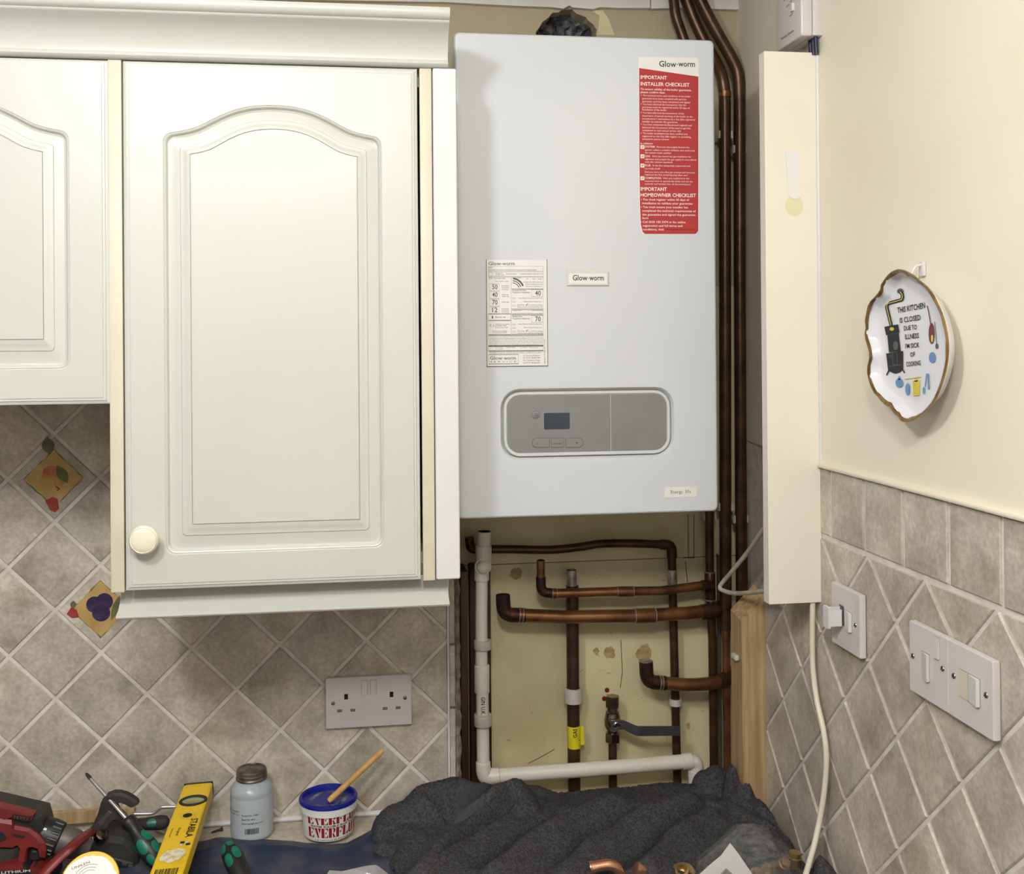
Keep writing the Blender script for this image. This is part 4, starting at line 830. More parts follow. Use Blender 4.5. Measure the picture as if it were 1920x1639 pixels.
for zz_ in (.064, .044):
    mb = MB(); o_, u_, v_, n_ = frX; a = o_ + u_ * (wd * .70) + v_ * zz_; mb.rbox((a.x - .004, a.y - .004, a.z), (a.x + .001, a.y + .004, a.z + .012), .001); part('slide_switch', mb, M_white, rec)
mb = MB()
for aa, bb, ww in ((.30, .070, .12), (.48, .076, .10), (.40, .058, .14), (.56, .061, .14), (.86, .064, .1), (.86, .058, .12), (.55, .040, .12)): mb.flat([(wd*aa, bb), (wd*(aa+ww), bb + .001), (wd*(aa+ww), bb + .0022), (wd*aa, bb + .0012)], frX, .0003)
part('printed_mark', mb, M_ink2, rec); C.objects['printed_mark']['kind'] = 'stuff'
for k in range(3):
    a = X(1508 + 5*k, 80, 1.172); mb = MB(); mb.tube([(1.176, a.y - .012, zr0 + .006), (1.176, a.y - .013, zr0 - .010), (1.177, a.y - .013, zt_ - .004)], .0032, 10); part('insulated_wire', mb, M_navy, rec)
# cables
P = PP((1440, 980, -.25), (1432, 992, -.22), (1402, 1035, -.12), (1372, 1072, -.06), (1355, 1092, -.03), (1350, 1100, -.025), (1353, 1106, -.03), (1372, 1112, -.06), (1400, 1112, -.13), (1440, 1107, -.24))
mb = MB(); mb.tube(smooth_path(P, 6), rad(4.2, P[3]), 10); part('cable_loop', mb, M_cable, label='dusty grey-white cable looping out from behind the boxing board to the pipes', cat='cable')
cp = [(1524, 1110), (1523, 1180), (1524, 1250), (1531, 1310), (1543, 1365), (1549, 1410), (1548, 1460), (1540, 1520), (1529, 1575), (1519, 1612), (1508, 1650)]
P = [X(px, py, 1.170) for px, py in cp]; 
for i, p in enumerate(P):
    if i > 6: P[i] = X(cp[i][0], cp[i][1], 1.170 - .006 * (i - 6) ** 1.6)
mb = MB(); mb.tube(smooth_path(P, 6), .0042, 12); part('hanging_cable', mb, M_cable2, label='cream cable hanging down the right wall tiles into the towel', cat='cable')

# ------------------------------------------------------------------ electrical plates
def plate(fr, W_, H_, name, label, cat, group=None, d=.0095):
    o, u, v, n = fr; th = thing(name, label, cat, o, group)
    L = [[o + u*a + v*b + n*q for a, b in rrect(W_ - k, H_ - k, .0016, 3)] for k, q in ((.001, .0005), (0, .002), (0, d - .0016), (.0012, d - .0003), (.003, d))]
    mb = MB(); mb.loft(L, 0, True, True, True); part('faceplate', mb, M_wpl, th, wn=True); return th
def screw(th, fr, a, b, d):
    o, u, v, n = fr; mb = MB(); mb.lathe([(.0036, 0), (.0036, .0003), (.0030, .0012), (.0005, .0017)], o + u*a + v*b + n*d, n, 14); sc = part('screw', mb, M_chr, th)
    mb = MB(); mb.flat([(a - .0026, b - .0014), (a - .0022, b - .0020), (a + .0026, b + .0014), (a + .0022, b + .0020)], fr, d + .0018); part('slot', mb, M_dk, sc)
def slot(th, fr, a, b, w_, h_, d, m=M_dk, name='pin_hole'):
    mb = MB(); mb.flat(rrect(w_, h_, .0003, 2, a, b), fr, d + .0002); return part(name, mb, m, th)
def rocker(th, fr, a, b, w_, h_, d, tilt=.002, m=M_wpl, name='switch', horiz=False):
    o, u, v, n = fr; mb = MB(); P = []
    for q, ins in ((-.001, 0), (d, 0)):
        pass
    c = [(a - w_/2, b - h_/2), (a + w_/2, b - h_/2), (a + w_/2, b + h_/2), (a - w_/2, b + h_/2)]
    f = (lambda x, y: d + .0008 + tilt * ((x - a) / w_ + .5)) if horiz else (lambda x, y: d + .0008 + tilt * (.5 - (y - b) / h_))
    L = [[o + u*x + v*y + n*(d - .001) for x, y in c], [o + u*x + v*y + n*f(x, y) for x, y in c]]
    mb.loft(L, 0, False, True, True); sw = part(name, mb, m, th)
    mb = MB(); mb.flat([(a + (x-a)*1.09, b + (y-b)*1.04) for x, y in c], fr, d + .0001); part('switch_gap', mb, M_ink2, sw); return sw
sc_ = Vector((.44135 + .073, -.0005, ZO - .42332 - .043)); frS = FXZ(sc_)
th = plate(frS, .146, .086, 'socket_outlet', 'white double socket outlet on the tiled wall above the flux tub', 'socket')
screw(th, frS, -.0605, .0005, .0095); screw(th, frS, .0615, .0035, .0095)
for s_ in (-1, 1):
    x_ = -.0385 if s_ < 0 else .0385
    h_ = slot(th, frS, x_, .0105, .0063, .0092, .0095); 
    for dx in (-.0112, .0112): slot(th, frS, x_ + dx, -.0130, .0080, .0046, .0095, M_ink2); 
    for dx in (-.0112, .0112): slot(th, frS, x_ + dx, -.0128, .0058, .0018, .0097, M_panel, 'shutter')
rocker(th, frS, -.0072, .0245, .0098, .0240, .0095); rocker(th, frS, .0076, .0245, .0098, .0240, .0095, .0016)
# single plate with open fuse carrier
fq = FYZ((XR - .0008, -.39551 - .043, ZO - .2003 - .043))
th = plate(fq, .086, .086, 'fused_spur', 'smaller white fused spur with its fuse holder pulled open, below the boxing board', 'switch')
screw(th, fq, .0305, .000, .0095)
rocker(th, fq, .010, .000, .020, .026, .0095, .0045, M_white, horiz=True)
slot(th, fq, -.010, .003, .015, .028, .0095, M_ink2, 'fuse_slot')
o_, u_, v_, n_ = fq
mb = MB(); mb.loft([[o_ + u_*(-.016 + a) + v_*b + n_*q for a, b in ((-.001, -.012), (.001, -.012), (.001, .014), (-.001, .014))] for q in (.0095, .030)], 0, False, True, True)
ho = part('fuse_holder', mb, M_white, th)
mb = MB(); mb.loft([[o_ + u_*a + v_*b + n_*q for a, b in rrect(.017, .030, .001, 2, -.012, .001)] for q in (.029, .0325)], 0, False, True, True); part('fuse_cover', mb, M_white, ho)
mb = MB(); mb.loft([[o_ + u_*(-.006 + a) + v_*b + n_*q for a, b in ((-.0012, -.011), (.0012, -.011), (.0012, .012), (-.0012, .012))] for q in (.012, .029)], 0, False, True, True); part('fuse_clip', mb, M_white, ho)
# pair of plates
for k in (0, 1):
    fq = FYZ((XR - .0008, -.61063 - .043 - .0862 * k, ZO - .19949 - .043))
    th = plate(fq, .086, .086, 'fused_spur', ('white fused spur with a tall fuse cover, left plate of the adjoining pair' , 'white fused spur with an upright cream fuse cover, right plate of the adjoining pair')[k], 'switch', 'plates of the adjoining pair')
    if k == 0:
        screw(th, fq, -.034, .001, .0095); screw(th, fq, .032, .0055, .0095)
        rocker(th, fq, .021, .0265, .009, .0245, .0095, .002)
        rocker(th, fq, -.005, -.003, .0165, .032, .0095, .0035, M_wpl, 'fuse_cover', True)
    else:
        screw(th, fq, -.031, .0045, .0095); screw(th, fq, .031, .003, .0095)
        rocker(th, fq, -.0115, .001, .017, .030, .0095, .0006, M_carc, 'fuse_cover', True)
        rocker(th, fq, .009, .001, .021, .030, .0095, .0042, M_white, 'switch', True)

# ------------------------------------------------------------------ decorative dish on the right wall
DPX = lambda x, y: (1580 + x / 4.82, 480 + y / 4.82)
rim = [(500,122),(540,128),(575,146),(612,165),(645,190),(680,222),(715,250),(752,282),(785,325),(812,365),(835,415),(860,465),(885,525),(905,590),(920,655),(932,720),(940,795),(940,865),(934,935),(922,1010),(905,1080),(885,1150),(858,1222),(832,1280),(800,1335),(765,1375),(730,1412),(690,1446),(650,1472),(610,1492),(575,1500),(540,1494),(515,1475),(500,1445),(470,1425),(448,1395),(425,1360),(385,1345),(345,1308),(315,1270),(285,1240),(262,1195),(245,1155),(230,1100),(220,1050),(225,990),(240,930),(238,870),(222,810),(205,755),(198,700),(208,650),(200,590),(212,520),(225,455),(250,410),(285,375),(320,335),(340,300),(345,260),(375,215),(405,175),(440,145),(470,130)]
RX = 1.150
RP = [X(*DPX(*q), RX) for q in rim]
dc = Vector((RX, sum(p.y for p in RP) / len(RP), sum(p.z for p in RP) / len(RP)))
def dl(q, x): return [Vector((x, dc.y + (p.y - dc.y) * q, dc.z + (p.z - dc.z) * q)) for p in RP]
dish = thing('wall_dish', 'scalloped white porcelain dish with a gold rim and a verse, hung on the cream wall', 'dish', (1.175, dc.y, dc.z - .09))
mb = MB(); mb.loft([dl(.02, 1.1652), dl(.35, 1.1652), dl(.70, 1.1652), dl(.86, 1.1651), dl(.915, 1.1622), dl(.962, 1.1542), dl(.985, 1.1508), dl(1.0, 1.1504), dl(1.0, 1.1524), dl(.96, 1.1565), dl(.90, 1.1655), dl(.82, 1.1690), dl(.62, 1.1705), dl(.60, 1.1780), dl(.55, 1.1780), dl(.53, 1.1712), dl(.02, 1.1712)], 0, True, True, True); part('bowl', mb, M_porc, dish, sharp=60)
mb = MB(); rr = random.Random(11)
L = [[], [], [], []]
for p in RP:
    k = 1 - rr.uniform(.022, .062)
    for i, (q, x) in enumerate(((k, 1.1534 + (.98 - k) * -.02 - .0006), (.985, 1.1502), (1.003, 1.1500), (1.003, 1.1528))): L[i].append(Vector((x, dc.y + (p.y - dc.y) * q, dc.z + (p.z - dc.z) * q)))
mb.loft(L, 0, True); part('gilt_rim', mb, M_gold, dish, 'brushed gold rim', sharp=70)
FXD = 1.1646
def dq(x, y): return X(*DPX(x, y), FXD)
def dpoly(pts, lift=0): return [dq(x, y) + Vector((-lift, 0, 0)) for x, y in pts]
def dflat(mb, pts, lift=0, mat=0): mb.add(dpoly(pts, lift), [list(range(len(pts)))], mat)
def dell(cx, cy, rx_, ry_): return [(cx + rx_ * math.cos(2*math.pi*i/16), cy + ry_ * math.sin(2*math.pi*i/16)) for i in range(16)]
def dstrip(mb, pts, w_, lift=0, mat=0):
    for i in range(len(pts) - 1):
        a, b = Vector(pts[i]), Vector(pts[i+1]); d = (b - a).normalized(); n_ = Vector((-d.y, d.x)) * (w_ / 2); e = d * (w_ * .22 if len(pts) > 3 else 0)
        dflat(mb, [tuple(a - e + n_), tuple(b + e + n_), tuple(b + e - n_), tuple(a - e - n_)], lift + .00003 * i, mat)
mb = MB(); pipe_ = [(520, 322), (540, 345), (543, 372), (535, 395), (405, 432), (402, 470), (440, 625)]
dstrip(mb, pipe_, 30, .0003); dflat(mb, [(378, 640), (502, 618), (516, 690), (394, 716)], .0003); dflat(mb, [(405, 716), (508, 696), (526, 862), (420, 872)], .0003)
dflat(mb, [(394, 882), (548, 858), (548, 1022), (414, 1040)], .0003); dflat(mb, [(414, 1040), (548, 1022), (520, 1050), (480, 1065), (440, 1050)], .0003)
dstrip(mb, [(420, 1032), (398, 1078)], 12, .0003); dstrip(mb, [(540, 1020), (562, 1058)], 12, .0003); part('stove_print', mb, M_ink, dish)
mb = MB(); dstrip(mb, pipe_, 7, .0005); dflat(mb, dell(448, 660, 20, 16), .0005); part('stove_trim_print', mb, M_pyel, dish)
mb = MB(); dflat(mb, dell(522, 318, 30, 24), .0002); dflat(mb, dell(482, 810, 24, 40), .0005); dstrip(mb, [(455, 885), (460, 985), (500, 980), (495, 880)], 5, .0005); dstrip(mb, [(418, 1000), (545, 982)], 5, .0005); dstrip(mb, [(420, 905), (442, 902), (444, 925)], 6, .0005)
part('stove_detail_print', mb, M_ink2, dish)
mb = MB()
for s_, x0, y0, x1, y1, h_ in (('THIS KITCHEN', 497, 517, 748, 470, 50), ('IS CLOSED', 519, 605, 706, 577, 46), ('DUE TO', 556, 674, 672, 662, 42), ('ILLNESS', 566, 752, 690, 740, 44), ("I'M SICK", 568, 836, 694, 824, 42), ('OF', 613, 912, 656, 906, 40), ('COOKING', 578, 1000, 707, 986, 42)):
    a, b = dq(x0, y0), dq(x1, y1); u_ = (b - a).normalized(); n_ = Vector((-1, 0, 0)); hh = (dq(x0, y0 - h_) - a).length
    text(mb, s_, (a, u_, n_.cross(u_) * (1 if n_.cross(u_).z > 0 else -1), n_), 0, 0, hh, (b - a).length, .0004, 0, .014)
part('lettering', mb, M_ink, dish)
mb = MB(); dstrip(mb, [(766, 450), (782, 520), (796, 612)], 9, .0003); dflat(mb, dell(806, 700, 27, 96), .0004); part('spoon_print', mb, M_pred, dish)
mb = MB(); dflat(mb, dell(812, 745, 10, 34), .0006); dflat(mb, [(636, 1128), (700, 1122), (696, 1262), (640, 1265)], .0004); dflat(mb, dell(666, 1124, 16, 14), .0004); dstrip(mb, [(560, 1112), (710, 1094)], 8, .0004); part('yellow_jug_print', mb, M_pyel, dish)
mb = MB(); dstrip(mb, [(832, 592), (845, 700), (850, 790)], 6, .0003); dflat(mb, dell(853, 815, 14, 26), .0003); part('whisk_print', mb, M_ink2, dish)
mb = MB(); dflat(mb, dell(812, 918, 31, 50), .0004); dflat(mb, dell(514, 1148, 36, 42), .0004); dflat(mb, dell(514, 1104, 10, 18), .0004); dflat(mb, dell(590, 1205, 22, 55), .0004); dstrip(mb, [(762, 1060), (748, 1180)], 10, .0004); dflat(mb, dell(736, 1215, 11, 32), .0004); dstrip(mb, [(774, 1064), (780, 1205)], 16, .0004); part('blue_crockery_print', mb, M_pblue, dish)
hk = X(1726, 512, 1.178); mb = MB(); mb.tube(smooth_path([hk + Vector((.004, 0, .010)), hk + Vector((-.006, 0, .008)), hk + Vector((-.010, .002, -.002)), hk + Vector((-.004, .003, -.012)), hk + Vector((-.006, .004, -.030))], 4), .0022, 8); mb.rbox((hk.x + .0005, hk.y - .005, hk.z - .004), (hk.x + .0045, hk.y + .005, hk.z + .014), .001); part('hanger', mb, M_wpl, dish)

# ------------------------------------------------------------------ on the worktop, left
# blue sheet
be = [(-260, 1590), (60, 1586), (250, 1582), (350, 1580), (385, 1577), (408, 1570), (470, 1573), (545, 1577), (575, 1581), (616, 1584), (650, 1581), (680, 1566), (712, 1547), (760, 1536), (860, 1530)]
BE = [Z(px, py, WT + .003) for px, py in be]
def yedge(x):
    for a, b in zip(BE, BE[1:]):
        if a.x <= x <= b.x: return a.y + (b.y - a.y) * (x - a.x) / (b.x - a.x)
    return BE[0].y if x < BE[0].x else BE[-1].y
mb = MB(); nx, ny = 110, 46; V = []
for i in range(nx + 1):
    x = -.30 + .90 * i / nx; ye_ = yedge(x) + .0015 * noise.noise((x * 60, 1, 0))
    for j in range(ny + 1):
        y = ye_ + (-.50 - ye_) * (j / ny) ** 1.3; d = ye_ - y
        h = .0035 + .004 * min(1, d / .02) + .0045 * noise.noise((x * 9, y * 14, 3)) * min(1, d / .03) + .002 * noise.noise((x * 40, y * 40, 5)) * min(1, d / .02)
        h += .006 * math.exp(-((d - .045 - .012 * math.sin(x * 9)) / .008) ** 2)
        V.append(Vector((x, y, WT + max(h, .0012))))
mb.add(V, [(i*(ny+1)+j, (i+1)*(ny+1)+j, (i+1)*(ny+1)+j+1, i*(ny+1)+j+1) for i in range(nx) for j in range(ny)], 0, True)
part('dust_sheet', mb, M_tarp, label='dusty dark blue sheet spread over the worktop under the tools', cat='sheet', sharp=180)
# grey bottle
bc = Z(475, 1551, WT + .0008); bc = Vector((bc.x, min(bc.y, -.041), WT + .0005)); k = m_px(bc)
th = thing('adhesive_bottle', 'round grey bottle with a tarnished screw cap standing against the tiles', 'bottle', bc)
hb = 82 * k; rb = 39 * k
mb = MB(); mb.lathe([(rb*.90, 0), (rb*.99, .003), (rb, .006), (rb, hb), (rb*.99, hb + .003), (rb*.93, hb + .008), (rb*.80, hb + .013), (rb*.72, hb + .016), (rb*.66, hb + .018), (rb*.66, hb + .024)], bc, (0, 0, 1), 48); part('body', mb, M_bott, th)
mb = MB(); A = [(rb*1.005*math.sin(a), -rb*1.005*math.cos(a)) for a in [math.radians(-118 + 236*i/40) for i in range(41)]]
mb.loft([[Vector((bc.x + a, bc.y + b, bc.z + z)) for a, b in A] for z in (.006, hb - .004)], 0, True, closed=False); lb = part('label', mb, M_blab, th)
def wrapc(c, r): return lambda a, b, d: Vector((c.x + math.sin(a / r) * (r + d), c.y - math.cos(a / r) * (r + d), c.z + b))
mb = MB(); W_ = wrapc(bc, rb * 1.006)
for s_, a, b, w_ in (('Product No. 10086', -.013, .0435, .027), ('Batch No. 4312', -.013, .037, .022), ('Store upright in a cool', -.013, .0305, .035), ('of use of', -.046, .068, .012), ('skin', -.044, .063, .008), ('harmful to aquatic', -.050, .049, .032), ('life and avoid. For', -.050, .044, .032)): text(mb, s_, None, a, b, .0026, w_, .0004, 0, .01, fmap=W_)
rr = random.Random(2); a = -.008
while a < .014:
    w_ = rr.choice((.0005, .0009, .0014)); mb.add([W_(a, .0145, .0004), W_(a + w_, .0145, .0004), W_(a + w_, .0235, .0004), W_(a, .0235, .0004)], [(0, 1, 2, 3)]); a += w_ + rr.choice((.0005, .0008))
part('lettering', mb, M_ink, lb)
rc = 28.5 * k; hz_ = hb + .019
mb = MB(); mb.lathe([(rc*.9, hz_), (rc, hz_ + .001), (rc*1.02, hz_ + .003), (rc*.97, hz_ + .005), (rc*.97, hz_ + .007), (rc*1.0, hz_ + .009), (rc*.96, hz_ + .0115), (rc*.98, hz_ + .0135), (rc*.93, hz_ + .0165), (rc*.84, hz_ + .0172), (rc*.80, hz_ + .0158), (rc*.4, hz_ + .0158), (rc*.36, hz_ + .0168), (rc*.22, hz_ + .0168), (rc*.18, hz_ + .0156), (.0005, hz_ + .0156)], bc, (0, 0, 1), 40); part('screw_cap', mb, M_cap, th)
# flux tub and stick
tc_ = Z(616.5, 1553, WT + .004); tc_ = Vector((tc_.x, min(tc_.y, -.062), WT + .0045)); k = m_px(tc_)
th = thing('flux_tub', 'white tub with a blue lid and red stencil lettering', 'tub', tc_)
r0, r1, hh = 46 * k, 50.5 * k, 66 * k
mb = MB(); mb.lathe([(r0*.93, 0), (r0*.99, .002), (r0*1.01, .006), (r1*.985, hh*.70), (r1*.985, hh*.715), (r1*1.045, hh*.725), (r1*1.05, hh*.93), (r1*1.02, hh*.945)], tc_, (0, 0, 1), 56, cap1=False); bdy = part('body', mb, M_tub, th)
mb = MB(); mb.lathe([(r1*1.0, hh*.93), (r1*1.075, hh*.935), (r1*1.08, hh*.99), (r1*1.06, hh*1.03), (r1*1.02, hh*1.045), (r1*.97, hh*1.03), (r1*.945, hh*.97), (r1*.93, hh*.90), (r1*.90, hh*.885)], tc_, (0, 0, 1), 56, cap1=False); lid = part('lid', mb, M_lid, th)
mb = MB(); L = []
for q in (1, .85, .65, .45, .2, .02): L.append([Vector((tc_.x + r1*.93*q*math.cos(2*math.pi*i/40), tc_.y + r1*.93*q*math.sin(2*math.pi*i/40), tc_.z + hh*.90 + .0018*noise.noise((q*5, i*.5, 1)) + (.003 if .5 < q < .8 else 0))) for i in range(40)])
mb.loft(L, 0, True, False, True); part('smeared_top', mb, M_flux, lid, 'lid top smeared with flux paste')
mb = MB(); rs = r1 * .992
def wrapt(a, b, d):
    rz = r0*1.01 + (r1*.985 - r0*1.01) * (b - .006) / (hh*.70 - .006); an = a / rs - .05
    return Vector((tc_.x + math.sin(an) * (rz + d), tc_.y - math.cos(an) * (rz + d), tc_.z + b))
LH = .0160
STEN = {'E': ([(0,0,.42,1), (.50,0,.62,.12), (.50,.88,.62,1)], [[(.62,0),(.95,0),(.95,.34)], [(.62,1),(.95,1),(.95,.66)], [(.50,.5),(.72,.36),(.72,.64)]]),
 'V': ([], [[(0,1),(.42,1),(.72,0),(.50,0)], [(.55,1),(.98,1),(.80,.42)]]), 'R': ([(0,0,.42,1)], [[(.50,1),(.74,1),(.92,.88),(.94,.72),(.86,.56),(.66,.48),(.66,.60),(.66,.88),(.50,.90)], [(.52,.42),(.66,.46),(.98,0),(.64,0)]]),
 'F': ([(0,0,.42,1), (.50,.88,.62,1)], [[(.62,1),(.95,1),(.95,.62)], [(.50,.5),(.74,.34),(.74,.66)]]), 'L': ([(0,0,.42,1)], [[(.50,0),(.95,0),(.95,.40)]]), 'U': ([(0,.12,.36,1), (.60,.12,.92,1)], [[(0,.12),(.92,.12),(.72,0),(.2,0)]]), 'X': ([], [[(0,1),(.40,1),(.98,0),(.58,0)], [(.70,1),(.95,1),(.66,.56)], [(.02,0),(.28,0),(.36,.42)]])}
for b0 in (.0300, .0085):
    a = -.0335
    for ch in 'EVERFLUX':
        R_, T_ = STEN[ch]; w_ = .0118
        for x0, y0, x1, y1 in R_: mb.add([wrapt(a + x*w_, b0 + y*LH, .0004) for x, y in ((x0,y0),(x1,y0),(x1,y1),(x0,y1))], [(0,1,2,3)])
        for T__ in T_: mb.add([wrapt(a + x*w_, b0 + y*LH, .0004) for x, y in T__], [list(range(len(T__)))])
        a += w_ * 1.06
part('red_lettering', mb, M_elab, bdy)
mb = MB(); text(mb, 'WATER SOLUBLE FLUX PASTE', None, -.0290, .0257, .0030, .086, .0004, 0, .03, fmap=wrapt); part('black_lettering', mb, M_ink, bdy)
mb = MB(); text(mb, 'THE SAFE FLUX IN THE WORLD', None, -.022, .0035, .0022, .070, .0004, 0, .0, fmap=wrapt); part('black_lettering', mb, M_ink, bdy)
p0 = Y(622, 1497, tc_.y - .012); p1 = Y(718, 1407, tc_.y + .018); mb = MB(); mb.tube([p0 - (p1 - p0) * .06, p0, p0.lerp(p1, .5), p0.lerp(p1, .97), p1], [.0040, .0052, .0050, .0050, .0035], 12); part('flux_stick', mb, M_stick, label='round wooden stick standing slanted in the flux tub', cat='stick')
# spirit level lying back against the tiles
pt, pb = Y(372, 1469, -.020), Y(310, 1642, -.30)
ul = (pb - pt).normalized(); wl = Vector((1, 0, 0)); wl = (wl - ul * wl.dot(ul)).normalized(); wl = (wl + Vector((0, .10, .04))).normalized(); wl = (wl - ul * wl.dot(ul)).normalized(); nl = ul.cross(wl); nl = nl if nl.z > 0 else -nl
LW, LT, LL = .0465, .021, (pb - pt).length
th = thing('spirit_level', 'yellow spirit level lying slanted with its end up against the tiles', 'level', pb)
frV = (pt, wl, -ul, nl)                                  # a across, b along (0 at the wall end, negative towards the room)
mb = MB(); L = [[pt + wl*a - ul*b + nl*d for a, b in rrect(LW - e, LL - e, .004, 4, 0, -LL/2)] for e, d in ((0, -LT), (0, -.0015), (.003, 0))]
mb.loft(L, 0, True, True, True); part('body', mb, M_lvl, th)
mb = MB(); L = [[pt + wl*a - ul*b + nl*d for a, b in rrect(LW + .0005, .004, .001, 3, 0, .001)] for d in (-LT, .0004)]; mb.loft(L, 0, False, True, True); part('end_cap', mb, M_black, th)
def lv(px, py): # pixel on the top face -> (a, b)
    d = ray(px, py); q = CAM + d * ((pt - CAM).dot(nl) / d.dot(nl)); return ((q - pt).dot(wl), -(q - pt).dot(ul))
LP = lambda x, y: lv(270 + x / 8.673, 1450 + y / 8.673)
c = LP(800, 447); mb = MB()
def lring(rx_, ry_, d): return [pt + wl*(c[0] + rx_*math.cos(t)) - ul*(c[1] + ry_*math.sin(t)) + nl*d for t in [2*math.pi*i/28 for i in range(28)]]
mb.loft([lring(.0222, .0185, -.001), lring(.0222, .0185, .0010), lring(.0208, .0170, .0016), lring(.0172, .0108, .0005), lring(.0165, .0100, -.0008)], 0, True); hv = part('vial_frame', mb, M_black, th)
mb = MB(); mb.flat([(c[0] + a, c[1] + b) for a, b in ell(.0165, .0100, 24)], frV, .0004); part('vial', mb, M_vial, hv)
mb = MB()
for db in (-.004, .001): mb.flat([(c[0] - .009, c[1] + db), (c[0] + .006, c[1] + db), (c[0] + .006, c[1] + db + .0016), (c[0] - .009, c[1] + db + .0016)], frV, .0008)
part('vial_mark', mb, M_pyel, hv)
c = LP(707, 687); mb = MB(); mb.flat([(c[0] + a, c[1] + b) for a, b in ell(.0072, .0065, 20)], frV, .0004); part('end_hole', mb, M_dk, th)
mb = MB(); p = LP(800, 740); q = LP(700, 1045); L_ = math.hypot(q[0]-p[0], q[1]-p[1]); frT = (pt + wl*(p[0] - .0025) - ul*p[1], ul, wl, nl)
text(mb, 'STABILA', frT, 0, 0, .0105, L_, .0005, 0, .02)
b0 = LP(640, 1080); sq_ = .0062
for a, b in ((0, 0), (1, 1)):
    pass
o_ = (b0[0] - .003, b0[1] - .006)
for x_, y_ in ((0, 0), (1.5, 1)): mb.flat([(o_[0] + x_*sq_, o_[1] - y_*sq_*1.0), (o_[0] + (x_+1)*sq_, o_[1] - y_*sq_), (o_[0] + (x_+1)*sq_, o_[1] - (y_+1)*sq_), (o_[0] + x_*sq_, o_[1] - (y_+1)*sq_)], frV, .0006)
p = LP(560, 890); frT2 = (pt + wl*p[0] - ul*p[1], ul, wl, nl); text(mb, 'Original', frT2, 0, 0, .0045, .024, .0005); p = LP(455, 905); frT2 = (pt + wl*p[0] - ul*p[1], ul, wl, nl); text(mb, 'Made in Germany', frT2, 0, 0, .0026, .026, .0005)
rr = random.Random(6); a = LP(180, 1600)[0]; b0 = LP(380, 1600)[1]; e = LP(560, 1560)[0]
while a < e: w_ = rr.choice((.0005, .001, .0016)); mb.flat([(a, b0 - .014), (a + w_, b0 - .014), (a + w_, b0 + .007), (a, b0 + .007)], frV, .0006); a += w_ + rr.choice((.0006, .001))
part('lettering', mb, M_ink, th)
mb = MB()
for x_, y_ in ((2, 0), (0, 1)): mb.flat([(o_[0] + (x_+.1)*sq_*.62, o_[1] - y_*sq_), (o_[0] + (x_+1)*sq_*.62, o_[1] - y_*sq_), (o_[0] + (x_+1)*sq_*.62, o_[1] - (y_+1)*sq_), (o_[0] + (x_+.1)*sq_*.62, o_[1] - (y_+1)*sq_)], frV, .0005)
part('white_square', mb, M_white, th)
c = LP(470, 1340); rr = random.Random(8); mb = MB(); mb.flat([(c[0] + .020*math.cos(t)*rr.uniform(.8, 1.05), c[1] + .019*math.sin(t)*rr.uniform(.75, 1.1) + .003*math.cos(t)) for t in [2*math.pi*i/26 for i in range(26)]], frV, .0006); part('torn_label', mb, mat('torn_paper', srgb(232,226,206), .8, col2=srgb(206,188,140), nscale=90, lo=.45, hi=.62), th, 'torn off remains of a white label')
# ------------------------------------------------------------------ tools piled at the left
def pxpoly(mb, pts, y0, y1, m=0, c=.003):
    """outline read at depth y1 (front), given a real thickness back to y0"""
    P = [Y(px, py, y1) for px, py in pts]; o = P[0]
    mb.cprism([(p.x - o.x, p.z - o.z) for p in P], FXZ((o.x, 0, o.z)), -y0, -y1, c, m)
# cordless drill
dy0, dy1 = -.155, -.215
th = thing('cordless_drill', 'red and black cordless drill lying at the left edge of the photo', 'drill', Y(10, 1640, -.19))
mb = MB(); pxpoly(mb, [(-70, 1506), (-30, 1510), (0, 1516), (32, 1524), (60, 1530), (75, 1534), (82, 1560), (80, 1585), (50, 1590), (0, 1592), (-70, 1596)], dy0 - .003, dy1 + .006, 0, .006); part('motor_housing', mb, M_black, th)
mb = MB(); pxpoly(mb, [(-70, 1512), (-5, 1514), (30, 1522), (62, 1530), (58, 1540), (25, 1533), (8, 1538), (-8, 1530), (-70, 1536)], dy1 + .02, dy1 + .001, 0, .002); part('red_top_strip', mb, M_tred, th)
mb = MB(); pxpoly(mb, [(22, 1527), (57, 1533), (54, 1541), (40, 1540), (23, 1534)], dy1 + .02, dy1 - .0006, 0, .001); vt = part('vent', mb, M_dk, th)
for k in range(5): mb = MB(); pxpoly(mb, [(26 + 6*k, 1530 + k), (29 + 6*k, 1530.5 + k), (28 + 6*k, 1536 + k*.8), (25 + 6*k, 1535.5 + k*.8)], dy1 + .01, dy1 - .0014, 0, .0003); part('vent_bar', mb, M_tred, vt)
mb = MB(); pxpoly(mb, [(-70, 1534), (-5, 1536), (20, 1540), (25, 1550), (55, 1556), (72, 1568), (83, 1582), (86, 1598), (83, 1612), (78, 1594), (66, 1589), (54, 1591), (49, 1600), (47, 1624), (34, 1624), (38, 1592), (30, 1585), (22, 1591), (0, 1590), (-70, 1594)], dy0 + .002, dy1 - .002, 0, .004); part('red_shell', mb, M_tred, th)
mb = MB(); pxpoly(mb, [(24, 1564), (46, 1568), (45, 1573), (24, 1569)], dy1 + .01, dy1 - .0028, 0, .0006); part('direction_switch', mb, M_black, th)
mb = MB(); pxpoly(mb, [(-20, 1558), (5, 1560), (14, 1570), (8, 1578), (-20, 1584)], dy1 + .01, dy1 - .0026, 0, .001); part('side_grip', mb, M_black, th)
mb = MB(); pxpoly(mb, [(-70, 1594), (22, 1592), (37, 1588), (32, 1624), (-70, 1630)], dy0, dy1 + .001, 0, .006); part('handle', mb, M_rubber, th)
